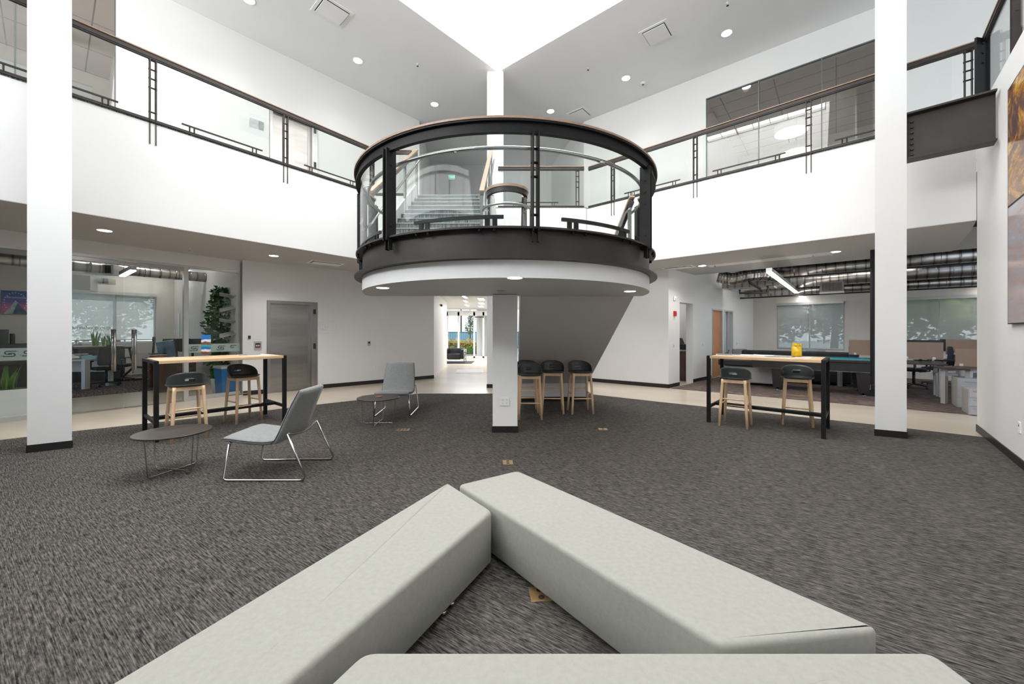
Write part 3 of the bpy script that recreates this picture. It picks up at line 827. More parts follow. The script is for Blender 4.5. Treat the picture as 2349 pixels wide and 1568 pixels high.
cf = column(-.435, 10.25, .42, 0, ZC, 'far white column rising behind the round landing to the skylight corner')
cc = column((1158.5 - CX) / F * 5.58, 5.58 + .18, .357, 0, 1.99, 'short white column with outlet holding up the round landing')
# outlet on the centre column
def outlet(pos, rz, lab, w=.075, h=.12, gang=1, cat='outlet', group=None):
    o = thing('wall_outlet', pos, rz, lab, cat, group)
    MB().box((0, -.004, 0), (w * gang, .008, h)).build('cover_plate', 'white_plastic', o, world=False, bevel=.002)
    for g in range(gang):
        x = (g - (gang - 1) / 2) * w * .85
        for z in (-.025, .025):
            so_k = MB().box((x, -.0085, z), (.03, .003, .034)).build('socket', 'white_plastic', o, world=False, bevel=.001)
            MB().box((x - .007, -.0105, z + .003), (.003, .002, .010)).build('slot', 'black_plastic', so_k, world=False)
            MB().box((x + .007, -.0105, z + .003), (.003, .002, .010)).build('slot', 'black_plastic', so_k, world=False)
            MB().box((x, -.0105, z - .009), (.005, .002, .005)).build('slot', 'black_plastic', so_k, world=False)
    return o
outlet(((1157.5 - CX) / F * 5.58, 5.58, .455), 0, 'white double outlet low on the short central column', gang=2, w=.07)
LWrz = math.atan2(LWd.y, LWd.x)
def on_lw(px, z, off=0.):
    q = Ew(s_at(px, GE, LWd)) - LWn * off; return (q.x, q.y, z)
def zpx(py, Y): return CAMZ + (HOR - py) * Y / F
q = on_lw(861.5, 0); outlet((q[0], q[1], zpx(843, q[1])), LWrz, 'small white outlet on left wall beside the far lounge chair')
q = on_lw(846, 0); t = thing('thermostat', (q[0], q[1], zpx(787, q[1])), LWrz, 'small grey thermostat on left wall between map sign and corridor', 'thermostat')
MB().box((0, -.012, 0), (.08, .024, .12)).build('case', 'desk_grey', t, world=False, bevel=.004); MB().box((0, -.0245, .02), (.055, .003, .05)).build('display', 'black_plastic', t, world=False)
q = on_lw(751, 0); t = thing('map_sign', (q[0], q[1], zpx(750, q[1])), LWrz, 'clear evacuation map sign beside the ground floor elevator', 'sign')
MB().box((0, -.012, 0), (.44, .008, .33)).build('panel', 'acrylic', t, world=False); MB().box((0, -.005, 0), (.40, .004, .29)).build('sheet', 'white_plastic', t, world=False)
k = MB(); k.v = []
for (x, z, w, h) in ((-.09, .12, .2, .003), (-.09, -.03, .2, .003), (-.19, .045, .003, .15), (.01, .045, .003, .15), (-.13, .06, .003, .06), (-.06, .03, .003, .08), (-.1, .07, .08, .003), (-.05, .09, .05, .003), (-.1, -.06, .14, .004), (-.08, -.08, .1, .004), (.15, -.09, .04, .003), (-.15, .02, .05, .003), (-.03, .0, .06, .003)):
    k.box((x, -.0165, z), (w, .001, h))
k.build('floor_plan', 'desk_grey', t, world=False)
q = on_lw(591, 0); t = thing('call_panel', (q[0], q[1], zpx(791, q[1])), LWrz, 'grey framed call panel with red buttons left of the elevator', 'panel')
MB().box((0, -.012, 0), (.15, .024, .20)).build('case', 'aluminium', t, world=False, bevel=.006); MB().box((0, -.025, -.01), (.10, .004, .11)).build('window', 'black_plastic', t, world=False); MB().box((0, -.028, -.04), (.07, .004, .03)).build('red_strip', 'red_plastic', t, world=False)
MB().box((-.02, -.028, -.01), (.025, .004, .03)).build('button', 'white_plastic', t, world=False); MB().box((.02, -.028, -.01), (.025, .004, .03)).build('button', 'white_plastic', t, world=False)
q = on_lw(572, 0); MBk = MB().box((0, -.01, 0), (.05, .02, .075))
t = thing('card_reader', (q[0], q[1], zpx(773, q[1])), LWrz, 'small black card reader on wall between glass office and elevator', 'card reader'); MBk.build('case', 'black_plastic', t, world=False, bevel=.004)
# upper level map sign
q = UL0 + ULD * s_at(586, UL0, ULD); t = thing('map_sign', (q.x, q.y, zpx(286, q.y)), math.atan2(ULD.y, ULD.x), 'clear map sign on upper left wall seen through balcony glass', 'sign')
MB().box((0, -.012, 0), (.62, .008, .48)).build('panel', 'acrylic', t, world=False); MB().box((.02, -.006, .02), (.3, .004, .2)).build('sheet', 'paper', t, world=False)

# ---------------------------------------------------------------- round landing
RC = (-.084, 5.96); ZP = 2.5
ld = thing('stair_landing', (RC[0], RC[1], 2.0), 0, 'round stair landing wrapped in a dark steel channel above the central column', 'landing')
def halfdisc(r, yb, n=64):
    pts = []
    aa = math.acos(max(-1, min(1, (RC[1] - yb) / r)))
    for i in range(n + 1):
        a = -aa + 2 * aa * i / n; pts.append((RC[0] + r * math.sin(a), RC[1] - r * math.cos(a)))
    return pts
m = MB(); m.prism(halfdisc(2.07, 5.92), 2.0, 2.19); o = m.build('fascia', 'white_paint', ld)
m = MB(); m.prism(halfdisc(2.03, 6.12), 2.19, ZP - .01); m.build('deck', 'bronze_steel', ld)
m = MB(); m.prism(halfdisc(2.03, 6.12), ZP - .01, ZP + .005); m.build('deck_carpet', 'carpet_stair', ld)
m = MB(); m.arc(RC, 2.045, 2.065, 2.2, ZP - .02, -94, 94, 72); m.arc(RC, 2.04, 2.17, 2.18, 2.2, -94, 94, 72); m.arc(RC, 2.04, 2.15, ZP - .02, ZP, -94, 94, 72); m.build('ring_channel', 'bronze_steel', ld)
rl = thing('curved_railing', (RC[0], RC[1], ZP), 0, 'curved glass railing with wood cap round the front of the landing', 'railing')
m = MB(); m.arc(RC, 2.09, 2.172, 3.550, 3.572, -96, 96, 96); m.build('wood_cap', 'wood_rail', rl)
m = MB(); m.arc(RC, 2.10, 2.165, 3.53, 3.545, -96, 96, 96); m.arc(RC, 2.115, 2.13, 3.44, 3.53, -96, 96, 96); m.arc(RC, 2.10, 2.15, 3.42, 3.44, -96, 96, 96); m.build('top_channel', 'black_steel', rl)
pa = [-81.5, -36.5, 8.5, 53.5, 96]
def rp(a, r, z): a = math.radians(a); return (RC[0] + r * math.sin(a), RC[1] - r * math.cos(a), z)
for a in [-95] + pa:
    p = MB()
    for da in (-.75, .75):
        q = rp(a + da, 2.12, 2.95); p.box(q, (.013, .125, 1.0), rz=math.radians(a + da)); q = rp(a + da, 2.13, 2.43); p.box(q, (.012, .05, .16), rz=math.radians(a + da))
    po = p.build('post', 'black_steel', rl)
    for zz in (2.62, 3.0, 3.14, 3.28): MB().cyl(rp(a - 1.2, 2.12, zz), rp(a + 1.2, 2.12, zz), .014, n=8).build('bolt', 'black_steel', po)
bays = list(zip([-95] + pa, pa))
for a, b in bays:
    if b - a < 20: 
        g = MB(); g.arc(RC, 2.085, 2.095, 2.62, 3.44, a + 2, b - 2, 8); g.build('glass_panel', 'glass_rail', rl); continue
    g = MB(); g.arc(RC, 2.085, 2.095, 2.58, 3.44, a + 3.5, b - 3.5, 20); g.build('glass_panel', 'glass_rail', rl)
    k = MB(); k.arc(RC, 2.03, 2.055, 2.60, 2.635, a + 8.5, b - 8.5, 20)
    for e in (a + 11, a + 13.2, b - 11, b - 13.2): q = rp(e, 2.042, 2.55); k.box(q, (.05, .018, .1), rz=math.radians(e))
    k.build('kick_bar', 'black_steel', rl)
    for e in (a + 11, a + 15, b - 11, b - 15): MB().cyl(rp(e, 2.12, 2.45), rp(e, 2.12, 2.48), .016, n=8).build('bolt', 'black_steel', rl)
hr = thing('curved_handrail', (RC[0], RC[1], 3.3), 0, 'brushed steel tube handrail inside the curved landing railing', 'handrail')
m = MB(); m.tube([rp(-96 + 192 * i / 64, 1.99, 3.34) for i in range(65)], .021, 12); m.build('tube', 'satin_steel', hr)
for a, b in bays:
    if b - a > 20:
        MB().cyl(rp((a + b) / 2, 1.99, 3.32), rp((a + b) / 2, 2.09, 3.27), .008, n=8).build('bracket', 'satin_steel', hr)

# ---------------------------------------------------------------- stairs
n_up = 13; y0, y1 = 5.98, 9.1
pts = []; rise = (Z2 - ZP) / n_up; run = (y1 - y0) / (n_up - 1)
for i in range(n_up):
    y = y0 + run * i
    pts.append((y, ZP + rise * i)); pts.append((y, ZP + rise * (i + 1)))
prof = pts + [(y1 + .12, Z2), (y1 + .12, Z2 - .35), (y0 + .15, 2.0 + .05), (y0, 2.0 + .05)]
us = thing('upper_stair_flight', (-1.35, y0, ZP), 0, 'wide carpeted flight climbing from the landing to the upper floor', 'staircase')
m = MB(); m.extr(prof, 'x', -2.22, -.52); m.build('steps', 'carpet_stair', us)
for i in range(n_up):
    MB().box((-1.37, y0 + run * i - .006, ZP + rise * (i + 1) - .008), (1.70, .014, .016)).build('nosing', 'nosing_grey', us)
for x in (-2.25, -.49):
    st = [(y0 - .02, ZP), (y0 - .02, ZP + .22), (y1 - .1, Z2 + .2), (y1 + .12, Z2 + .2), (y1 + .12, Z2 - .36), (y0 + .15, 2.03), (y0 - .02, 2.03)]
    m = MB(); m.extr(st, 'x', x - .02, x + .02); m.build('stringer', 'skirt_grey', us)
def stair_rail(x, ya, za, yb, zb, lab, lv=False):
    r = thing('stair_railing', (x, ya, za), 0, lab, 'railing')
    MB().bar((x, ya, za + 1.055), (x, yb, zb + 1.055), .08, .035).build('wood_cap', 'wood_rail', r, bevel=.004)
    MB().bar((x, ya, za + .99), (x, yb, zb + .99), .05, .07).build('top_channel', 'grey_post', r)
    L = abs(yb - ya); N = 3
    for i in range(N + 1):
        y = ya + (yb - ya) * i / N; z = za + (zb - za) * i / N
        MB().box((x, y, z + .48), (.045, .06, 1.0)).build('post', 'grey_post', r)
    for i in range(N):
        u = ya + (yb - ya) * (i + .06) / N; v = ya + (yb - ya) * (i + .94) / N
        zu = za + (zb - za) * (i + .06) / N; zv = za + (zb - za) * (i + .94) / N
        g = MB(); P = [(u, zu + .12), (v, zv + .12), (v, zv + .95), (u, zu + .95)]
        g.extr(P, 'x', x - .006, x + .006); g.build('glass_panel', 'glass_rail', r)
    return r
stair_rail(-2.25, 6.15, 2.62, 9.15, Z2 + .02, 'left wood-capped glass railing of the upper stair flight')
stair_rail(-.49, 6.25, 2.66, 9.15, Z2 + .02, 'inner wood-capped glass railing of the upper stair flight')
def pipe(path, lab, r=.02):
    o = thing('handrail', path[0], 0, lab, 'handrail'); MB().tube(path, r, 10).build('tube', 'satin_steel', o); return o
h = pipe([(-2.16, 5.62, 3.1), (-2.16, 5.55, 3.0), (-2.14, 5.6, 2.93), (-2.13, 5.9, 3.1), (-2.13, 6.2, 3.35), (-2.13, 9.0, 5.45), (-2.13, 9.15, 5.52)], 'steel tube handrail climbing along the left side of upper stairs')
for y in (6.6, 7.7, 8.8): MB().cyl((-2.13, y, 3.33 + (y - 6.2) * .75), (-2.22, y, 3.26 + (y - 6.2) * .75), .008).build('bracket', 'satin_steel', h)
# lower flight going away from the landing, down to the ground
n_dn = 15; y2 = 9.4; rise = ZP / n_dn; run = (y2 - 5.98) / (n_dn - 1)
pts = []
for i in range(n_dn):
    y = 5.98 + run * i; pts.append((y, ZP - rise * i)); pts.append((y, ZP - rise * (i + 1)))
prof = [(5.93, ZP)] + pts + [(y2, 0), (8.1, 0), (8.1, .38), (5.93, 2.01)]
ls = thing('lower_stair_flight', (1.0, 8.1, 0), 0, 'lower stair flight whose sloping grey underside hangs behind the stools', 'staircase')
def taper(mb):
    mb.v = [((x if x < 1 else x - .135 * (y - 5.9)), y, z) for x, y, z in mb.v]; return mb
m = MB(); m.extr(prof, 'x', .13, 1.87); taper(m); o = m.build('underside', 'stair_paint', ls)
m = MB(); m.extr([(8.085, .0), (8.085, .1), (8.1, .1), (8.1, 0)], 'x', .13, 1.87); taper(m); m.build('plinth', 'black_base', ls)
def tilt_rail(x0, x1, lab):
    r = thing('stair_railing', (x0, 6, ZP), 0, lab, 'railing')
    A = Vector((x0, 6.0, 3.55)); B = Vector((x1, 9.3, 1.15))
    MB().bar(A, B, .08, .035).build('wood_cap', 'wood_rail', r); MB().bar(A - Vector((0, 0, .07)), B - Vector((0, 0, .07)), .05, .07).build('top_channel', 'black_steel', r)
    for i in range(4):
        q = A.lerp(B, (i + .1) / 3.3); MB().box((q.x, q.y, q.z - .5), (.045, .06, .9)).build('post', 'grey_post', r)
    g = MB(); g.add([(A.x - .006, A.y, A.z - .12), (B.x - .006, B.y, B.z - .12), (B.x - .006, B.y, B.z - .95), (A.x - .006, A.y, A.z - .95),
                     (A.x + .006, A.y, A.z - .12), (B.x + .006, B.y, B.z - .12), (B.x + .006, B.y, B.z - .95), (A.x + .006, A.y, A.z - .95)],
                    [(0, 1, 2, 3), (7, 6, 5, 4), (0, 4, 5, 1), (1, 5, 6, 2), (2, 6, 7, 3), (3, 7, 4, 0)]); g.build('glass_panel', 'glass_rail', r)
    return r
tilt_rail(1.86, 1.46, 'outer wood-capped glass railing descending right of the round landing')
tilt_rail(.19, .19, 'inner wood-capped glass railing of the lower stair flight')
pipe([(1.76, 5.75, 3.28), (1.74, 5.95, 3.28), (1.36, 9.3, .9)], 'steel tube handrail descending inside the right stair railing')
# glass turn between the flights
TC = (-.075, 6.02)
gt_ = thing('turning_railing', (TC[0], TC[1], ZP), 0, 'half round glass railing with wood cap between the two stair flights', 'railing')
m = MB(); m.arc(TC, .25, .33, 3.60, 3.64, -100, 100, 24); m.build('wood_cap', 'wood_rail', gt_)
m = MB(); m.arc(TC, .265, .315, 3.53, 3.60, -100, 100, 24); m.arc(TC, .27, .31, 2.5, 2.55, -100, 100, 24); m.build('rail_channel', 'bronze_steel', gt_)
for a0_, a1_ in ((-98, -3), (3, 98)):
    m = MB(); m.arc(TC, .284, .296, 2.56, 3.53, a0_, a1_, 14); m.build('glass_panel', 'glass_rail', gt_)
for a in (-99, 99):
    q = (TC[0] + .29 * math.sin(math.radians(a)), TC[1] - .29 * math.cos(math.radians(a)), 3.05); MB().box(q, (.04, .05, 1.05)).build('post', 'black_steel', gt_)
path = [(-.42, 9.1, 5.5), (-.42, 6.5, 3.62), (-.41, 6.25, 3.42)] + [(TC[0] + .37 * math.sin(math.radians(a)), TC[1] - .37 * math.cos(math.radians(a)), 3.33) for a in range(-85, 91, 12)] + [(.30, 6.2, 3.2), (.30, 9.3, .95)]
h = pipe(path, 'continuous steel handrail wrapping round the half round glass turn')
for a in (-60, 60): MB().cyl((TC[0] + .37 * math.sin(math.radians(a)), TC[1] - .37 * math.cos(math.radians(a)), 3.32), (TC[0] + .29 * math.sin(math.radians(a)), TC[1] - .29 * math.cos(math.radians(a)), 3.25), .008).build('bracket', 'satin_steel', h)
# drop rod at the left end of the landing
# exit sign and doors on the upper back wall
t = thing('exit_sign', (zpx(0, 0) * 0 + (1036 - CX) / F * 15.4, 15.4, zpx(404, 15.4)), 0, 'green lit exit sign hanging before the upper back wall', 'sign')
MB().box((0, 0, .12), (.36, .03, .05)).build('housing', 'aluminium', t, world=False)
MB().box((0, .012, -.03), (.26, .012, .20)).build('face_panel', 'white_plastic', t, world=False)
bpy.context.view_layer.update()
text('letters', 'EXIT', .13, Matrix.Translation((0, 0, -.03)) @ Matrix.Rotation(PI / 2, 4, 'X') @ Matrix.Scale(-1, 4, (1, 0, 0)), 'exit_green', t, .004, world=False)
MB().cyl((0, 0, .14), (0, 0, ZC - zpx(404, 15.4)), .008).build('stem', 'aluminium', t, world=False)
m = MB(); X = lambda px: (px - CX) / F * 15.75
for (a, b, c, d) in ((1003, 1006, 375, 455), (1108, 1111, 375, 455)):
    m.box(((X(a) + X(b)) / 2, 15.74, (zpx(c, 15.75) + Z2) / 2), (.06, .06, zpx(c, 15.75) - Z2))
m.box(((X(1003) + X(1111)) / 2, 15.74, zpx(375, 15.75)), (X(1111) - X(1003) + .06, .06, .06))
struct(m, 'trim_1', 'skirt_grey')
m = MB(); m.box(((X(1003) + X(1111)) / 2, 15.76, (zpx(377, 15.75) + Z2) / 2), (X(1111) - X(1003), .05, zpx(377, 15.75) - Z2)); struct(m, 'door_5', 'desk_grey')

# ---------------------------------------------------------------- ceiling fittings
def downlight(px, py, z, r, lab, grp, m='lamp_white'):
    x, y = at(px, py, z); grp = 'round downlights in the upper ceiling' if z > 5 else 'round downlights in the low ceilings'
    d = thing('downlight', (x, y, z), 0, lab, 'ceiling light', grp)
    MB().lathe([(r, -.001), (r, -.006), (r * .86, -.006), (r * .86, -.001)], n=24).build('trim_ring', 'white_plastic', d, world=False)
    MB().lathe([(r * .85, -.004), (r * .85, -.008)], n=24).build('lens', m, d, world=False)
    la = bpy.data.lights.new('downlight_beam', 'SPOT'); la.energy = (60 if z > 2.5 else 30) if z < 5 else 45; la.spot_size = 2.2; la.spot_blend = .8; la.shadow_soft_size = r * .8; la.color = (1, .95, .88)
    lo = bpy.data.objects.new('downlight_beam', la); COL.objects.link(lo); lo.parent = d; lo.location = (0, 0, -.03)
    return d
downlight(240, 528, Z1, .10, 'round downlight in low left ceiling just right of the left column', None)
downlight(628, 586, Z1, .10, 'round downlight in low left ceiling above the elevator', None)
downlight(1916, 577, Z1, .10, 'round downlight in low right ceiling nearest the right column', None)
downlight(1611, 609, Z1, .10, 'round downlight in low right ceiling beside the small vent', None)
downlight(878, 659, 2.0, .085, 'left round downlight under the round landing', None)
downlight(1181, 636, 2.0, .085, 'middle round downlight under the round landing, above the short column', None)
downlight(1445, 667, 2.0, .085, 'right round downlight under the round landing', None)
downlight(571, 0, ZC, .12, 'round downlight in upper left ceiling at the top edge, farthest left', None)
downlight(821, 139, ZC, .12, 'round downlight in upper left ceiling below the square vent', None)
downlight(997, 239, ZC, .12, 'round downlight in upper ceiling left of the far column', None)
downlight(1263, 255, ZC, .12, 'round downlight in upper ceiling just right of the far column', None)
downlight(1436, 179, ZC, .12, 'round downlight in upper right ceiling beside the smoke detector', None)
downlight(1667, 76, ZC, .12, 'round downlight in upper right ceiling right of the square vent', None)
def vent(px, py, z, w, h, rz, lab):
    x, y = at(px, py, z); v = thing('ceiling_vent', (x, y, z), rz, lab, 'vent', 'square ceiling vents')
    f = MB(); t = .06
    f.box((0, h / 2 - t / 2, -.005), (w, t, .01)); f.box((0, -h / 2 + t / 2, -.005), (w, t, .01)); f.box((w / 2 - t / 2, 0, -.005), (t, h - 2 * t, .01)); f.box((-w / 2 + t / 2, 0, -.005), (t, h - 2 * t, .01))
    f.build('frame', 'ceiling_paint', v, world=False)
    MB().box((0, 0, -.003), (w - 2 * t, h - 2 * t, .003)).build('recess', 'black_plastic', v, world=False)
    MB().box((0, 0, -.022), (w - .15, h - .15, .012)).build('diffuser_plate', 'ceiling_paint', v, world=False, bevel=.003)
rl_ = math.atan2(LL.y, LL.x); rr_ = math.atan2(RR.y, RR.x)
vent(762, 27, ZC, .66, .60, rl_, 'square vent in the upper left ceiling'); vent(1507, 78, ZC, .62, .62, rr_, 'square vent in the upper right ceiling')
vent(747, 603, Z1, .75, .45, LWrz, 'small vent in low left ceiling above the map sign'); vent(1556, 613, Z1, .75, .4, math.atan2(-.6687, .7435), 'small vent in low right ceiling next to the landing')
vent(1330, 262, ZC, .6, .6, rr_, 'distant square vent in upper ceiling right of the far column')
x, y = at(1755, 596, Z1); v = thing('access_panel', (x, y, Z1), math.atan2(-.6687, .7435), 'long flush panel in the low right ceiling before the office', 'ceiling panel')
MB().box((0, 0, -.006), (2.3, .34, .012)).build('panel', 'ceiling_paint', v, world=False); 
MB().box((-1.17, 0, -.008), (.04, .36, .016)).build('end_cap', 'white_plastic', v, world=False); MB().box((1.17, 0, -.008), (.04, .36, .016)).build('end_cap', 'white_plastic', v, world=False)
def sprinkler(px, py, z, lab, dark=True):
    x, y = at(px, py, z); s = thing('sprinkler', (x, y, z), 0, lab, 'sprinkler', 'sprinkler heads in the ceilings')
    MB().lathe([(.035, 0), (.035, -.005), (.012, -.006), (.010, -.035)], n=14).build('escutcheon', 'white_plastic', s, world=False)
    k = MB(); k.lathe([(.004, -.03), (.008, -.05), (.024, -.052), (.024, -.056)], n=12); k.build('deflector', 'black_plastic' if dark else 'satin_steel', s, world=False)
sprinkler(958, 147, ZC, 'small dark sprinkler head in the upper left ceiling'); sprinkler(1349, 156, ZC, 'small dark sprinkler head in the upper right ceiling')
sprinkler(1669, 7, ZC, 'dark sprinkler head at top edge above the right downlight'); sprinkler(435, 569, Z1, 'sprinkler head in low left ceiling over the glass office', False)
sprinkler(1865, 582, Z1, 'sprinkler head in low right ceiling near the downlight', False); sprinkler(1640, 606, Z1, 'tiny sprinkler head in low right ceiling left of the long panel')
x, y = at(1475, 190, ZC); t = thing('smoke_detector', (x, y, ZC), 0, 'white smoke detector in the upper right ceiling', 'smoke detector')
MB().lathe([(.08, 0), (.08, -.02), (.06, -.045), (.03, -.05)], n=20).build('base', 'white_plastic', t, world=False); MB().lathe([(.028, -.05), (.02, -.058)], n=14).build('sensor', 'black_plastic', t, world=False)
x, y = at(1150, 666, 2.0); t = thing('ceiling_speaker', (x, y, 2.0), 0, 'small flush disc under the round landing beside the short column', 'ceiling disc')
MB().lathe([(.06, 0), (.06, -.006), (.04, -.008)], n=18).build('cover', 'desk_grey', t, world=False)

# ---------------------------------------------------------------- benches
BH = .35
def bench(poly, lab, glides):
    cx = sum(p[0] for p in poly) / len(poly); cy = sum(p[1] for p in poly) / len(poly)
    b = thing('upholstered_bench', (cx, cy, 0), 0, lab, 'bench', 'three grey benches set in a triangle')
    # rounded outline, soft top edge and a slightly uneven cushion
    r = .035; P = []
    n = len(poly)
    for i in range(n):
        p = Vector(poly[i]); a = (Vector(poly[i - 1]) - p).normalized(); c = (Vector(poly[(i + 1) % n]) - p).normalized()
        for k in range(5):
            t = k / 4; q0 = p + a * r * 1.3; q1 = p + c * r * 1.3
            P.append((q0 * (1 - t) ** 2 + p * 2 * t * (1 - t) + q1 * t * t))
    WN = 1 if sum(P[i - 1].x * P[i].y - P[i].x * P[i - 1].y for i in range(len(P))) > 0 else -1; mb = MB(); N = len(P); rings = []
    def inset(d):
        out = []
        for i in range(N):
            a = (P[i] - P[i - 1]); c = (P[(i + 1) % N] - P[i])
            nn = (Vector((-a.y, a.x)).normalized() + Vector((-c.y, c.x)).normalized()); nn.normalize()
            out.append(P[i] + nn * d * WN)
        return out
    levels = [(.012, .035), (0, .05), (0, BH * .5), (0, BH - .024), (.003, BH - .012), (.010, BH - .004), (.022, BH)]
    vs = []; 
    for d, z in levels: vs += [(q.x, q.y, z) for q in inset(d)]
    fs = []
    for l in range(len(levels) - 1):
        for i in range(N): j = (i + 1) % N; fs.append((l * N + i, l * N + j, (l + 1) * N + j, (l + 1) * N + i))
    mb.add(vs, fs, True); o = len(levels) - 1
    mb.f.append([i for i in range(N)][::-1]); mb.sm.append(False)
    mb.f.append([o * N + i for i in range(N)]); mb.sm.append(False)
    mb.build('cushion', 'bench_fabric', b)
    for (x, y) in glides:
        MB().lathe([(.012, .008), (.018, .014), (.018, .034)], (x, y), 12).build('glide', 'chrome', b)
def ins(poly, k=.12):
    c = Vector((sum(p[0] for p in poly) / len(poly), sum(p[1] for p in poly) / len(poly)))
    return [tuple(Vector(p) + (c - Vector(p)).normalized() * k) for p in poly]
b1 = [(-.395, 2.820), (.044, 3.110), (1.385, 1.450), (.735, 1.372)]
dl = Vector((-.449, -.894))
A = Vector((-.475, 2.863)); B = Vector((-.118, 2.405))
b2 = [tuple(A), tuple(B), tuple(B + dl * 1.86), tuple(A + dl * 2.14 + Vector((.02, -.02)))]
b3 = [(-.515, 1.352), (1.46, 1.352), (1.47, .82), (-.78, .82)]
bench(b1, 'light grey upholstered bench pointing away to the right with square far end', ins(b1))
g2 = ins(b2) + [at(1017, 1413, .0), at(1036, 1392, .0)]
bench(b2, 'light grey upholstered bench running down the left side of the picture', g2)
bench(b3, 'light grey upholstered bench nearest the viewer along the bottom edge', ins(b3))

# ---------------------------------------------------------------- brass floor boxes
def floorbox(px, py, w, h, rz, lab, n=1):
    x, y = at(px, py, .008); b = thing('floor_box', (x, y, .008), rz, lab, 'floor outlet', 'brass floor outlets in the carpet')
    for i in range(n):
        MB().box(((i - (n - 1) / 2) * (w + .01), 0, .002), (w, h, .004)).build('cover_plate', 'brass', b, world=False, bevel=.001)
    for i in range(n):
        for dy in (-.25, .25): MB().lathe([(.018, .0042), (.018, .005)], ((i - (n - 1) / 2) * (w + .01), dy * h), 12).build('socket_lid', 'bronze_steel', b, world=False)
floorbox(1165, 1060, .11, .14, .05, 'square brass floor outlet on carpet just beyond the benches')
floorbox(1383, 984, .13, .11, -.1, 'brass floor outlet on carpet right of the short column')
floorbox(925, 985, .085, .12, .1, 'double brass floor outlet on carpet below the far lounge chair', 2)
floorbox(1240, 1362, .12, .12, .1, 'brass floor outlet between the benches beside the right bench')
# ---------------------------------------------------------------- bar stool
def make_stool(loc, rz, lab, grp=None):
    s = thing('bar_stool', loc, rz, lab, 'stool', 'black and light wood bar stools')
    # seat: softly squared disc, dished
    m = MB(); N = 36; rings = []
    def outl(k):
        out = []
        for i in range(N):
            a = 2 * PI * i / N; c, q = math.cos(a), math.sin(a); e = 2.6
            r = 1 / ((abs(c) ** e + abs(q) ** e) ** (1 / e))
            out.append((.195 * k * r * c + .012, .215 * k * r * q))
        return out
    lv = [(.88, .722), (.97, .730), (1.0, .740), (.99, .747), (.93, .746), (.7, .739), (.35, .735)]
    vs = []
    for k, z in lv: vs += [(x, y, z - .010 * max(0, (x - .1)) * 8 * .1) for x, y in outl(k)]
    fs = [(l * N + i, l * N + (i + 1) % N, (l + 1) * N + (i + 1) % N, (l + 1) * N + i) for l in range(len(lv) - 1) for i in range(N)]
    m.add(vs, fs, True); m.f.append(list(range(N))[::-1]); m.sm.append(False); o = len(lv) - 1; m.f.append([o * N + i for i in range(N)]); m.sm.append(True)
    m.build('seat', 'seat_plastic', s, world=False)
    # backrest wrapping round the rear with a grip slot
    m = MB(); NT, NZ = 40, 8
    ang = [math.radians(-97 + 194 * i / NT) for i in range(NT + 1)]
    def top(a):
        k = abs(a) / math.radians(97)
        return .742 + .174 * max(0, 1 - k ** 2.3) ** .72
    def P(i, j, t):
        a = ang[i]; z0 = .728; z1 = top(a); z = z0 + (z1 - z0) * j / NZ
        lean = (z - .735) * .24
        rx, ry = .190 + lean + t, .207 + lean * .35 + t
        return (-rx * math.cos(a) + .012, ry * math.sin(a), z)
    vs = []
    for t in (0, -.009):
        for i in range(NT + 1):
            for j in range(NZ + 1): vs.append(P(i, j, t))
    W = NZ + 1; off = (NT + 1) * W
    hole = {(i, j) for i in range(NT // 2 - 3, NT // 2 + 3) for j in (3,)}
    fs = []
    def idx(i, j, t): return t * off + i * W + j
    for i in range(NT):
        for j in range(NZ):
            if (i, j) in hole:
                for (a, b) in (((i, j), (i + 1, j)), ((i + 1, j), (i + 1, j + 1)), ((i + 1, j + 1), (i, j + 1)), ((i, j + 1), (i, j))):
                    nb = {((i, j), (i + 1, j)): (i, j - 1), ((i + 1, j), (i + 1, j + 1)): (i + 1, j), ((i + 1, j + 1), (i, j + 1)): (i, j + 1), ((i, j + 1), (i, j)): (i - 1, j)}[(a, b)]
                    if nb not in hole: fs.append((idx(*a, 0), idx(*b, 0), idx(*b, 1), idx(*a, 1)))
                continue
            fs.append((idx(i, j, 0), idx(i, j + 1, 0), idx(i + 1, j + 1, 0), idx(i + 1, j, 0)))
            fs.append((idx(i, j, 1), idx(i + 1, j, 1), idx(i + 1, j + 1, 1), idx(i, j + 1, 1)))
        fs.append((idx(i, NZ, 0), idx(i, NZ, 1), idx(i + 1, NZ, 1), idx(i + 1, NZ, 0)))
        fs.append((idx(i, 0, 0), idx(i + 1, 0, 0), idx(i + 1, 0, 1), idx(i, 0, 1)))
    for i, fl in ((0, 1), (NT, 0)):
        for j in range(NZ): fs.append((idx(i, j, 0), idx(i, j, 1), idx(i, j + 1, 1), idx(i, j + 1, 0)))
    m.add(vs, fs, True); m.build('backrest', 'seat_plastic', s, world=False)
    def lp(sx, sy, z): k = z / .72; return Vector((sx * (.188 - .048 * k) + .005, sy * (.188 - .038 * k), z))
    for sx in (1, -1):
        for sy in (1, -1):
            MB().tube([lp(sx, sy, 0), lp(sx, sy, .3), lp(sx, sy, .66), lp(sx, sy, .718)], [.0175, .0205, .0215, .0215], 14).build('leg', 'wood_leg', s, world=False)
    m = MB()
    for sx in (1, -1): m.bar(lp(sx, 1, .69), lp(sx, -1, .69), .022, .045)
    for sy in (1, -1): m.bar(lp(1, sy, .69), lp(-1, sy, .69), .022, .045)
    m.build('apron', 'wood_leg', s, world=False)
    for a, b, z in (((1, 1), (1, -1), .27), ((-1, 1), (-1, -1), .42), ((1, 1), (-1, 1), .34), ((1, -1), (-1, -1), .34)):
        MB().cyl(lp(*a, z), lp(*b, z), .011, n=10).build('stretcher', 'wood_leg', s, world=False)
    return s
R = math.radians
st0 = make_stool((-4.42, 5.27, .008), R(141), 'black and light wood bar stool with backrest to viewer at the left bar table', None)
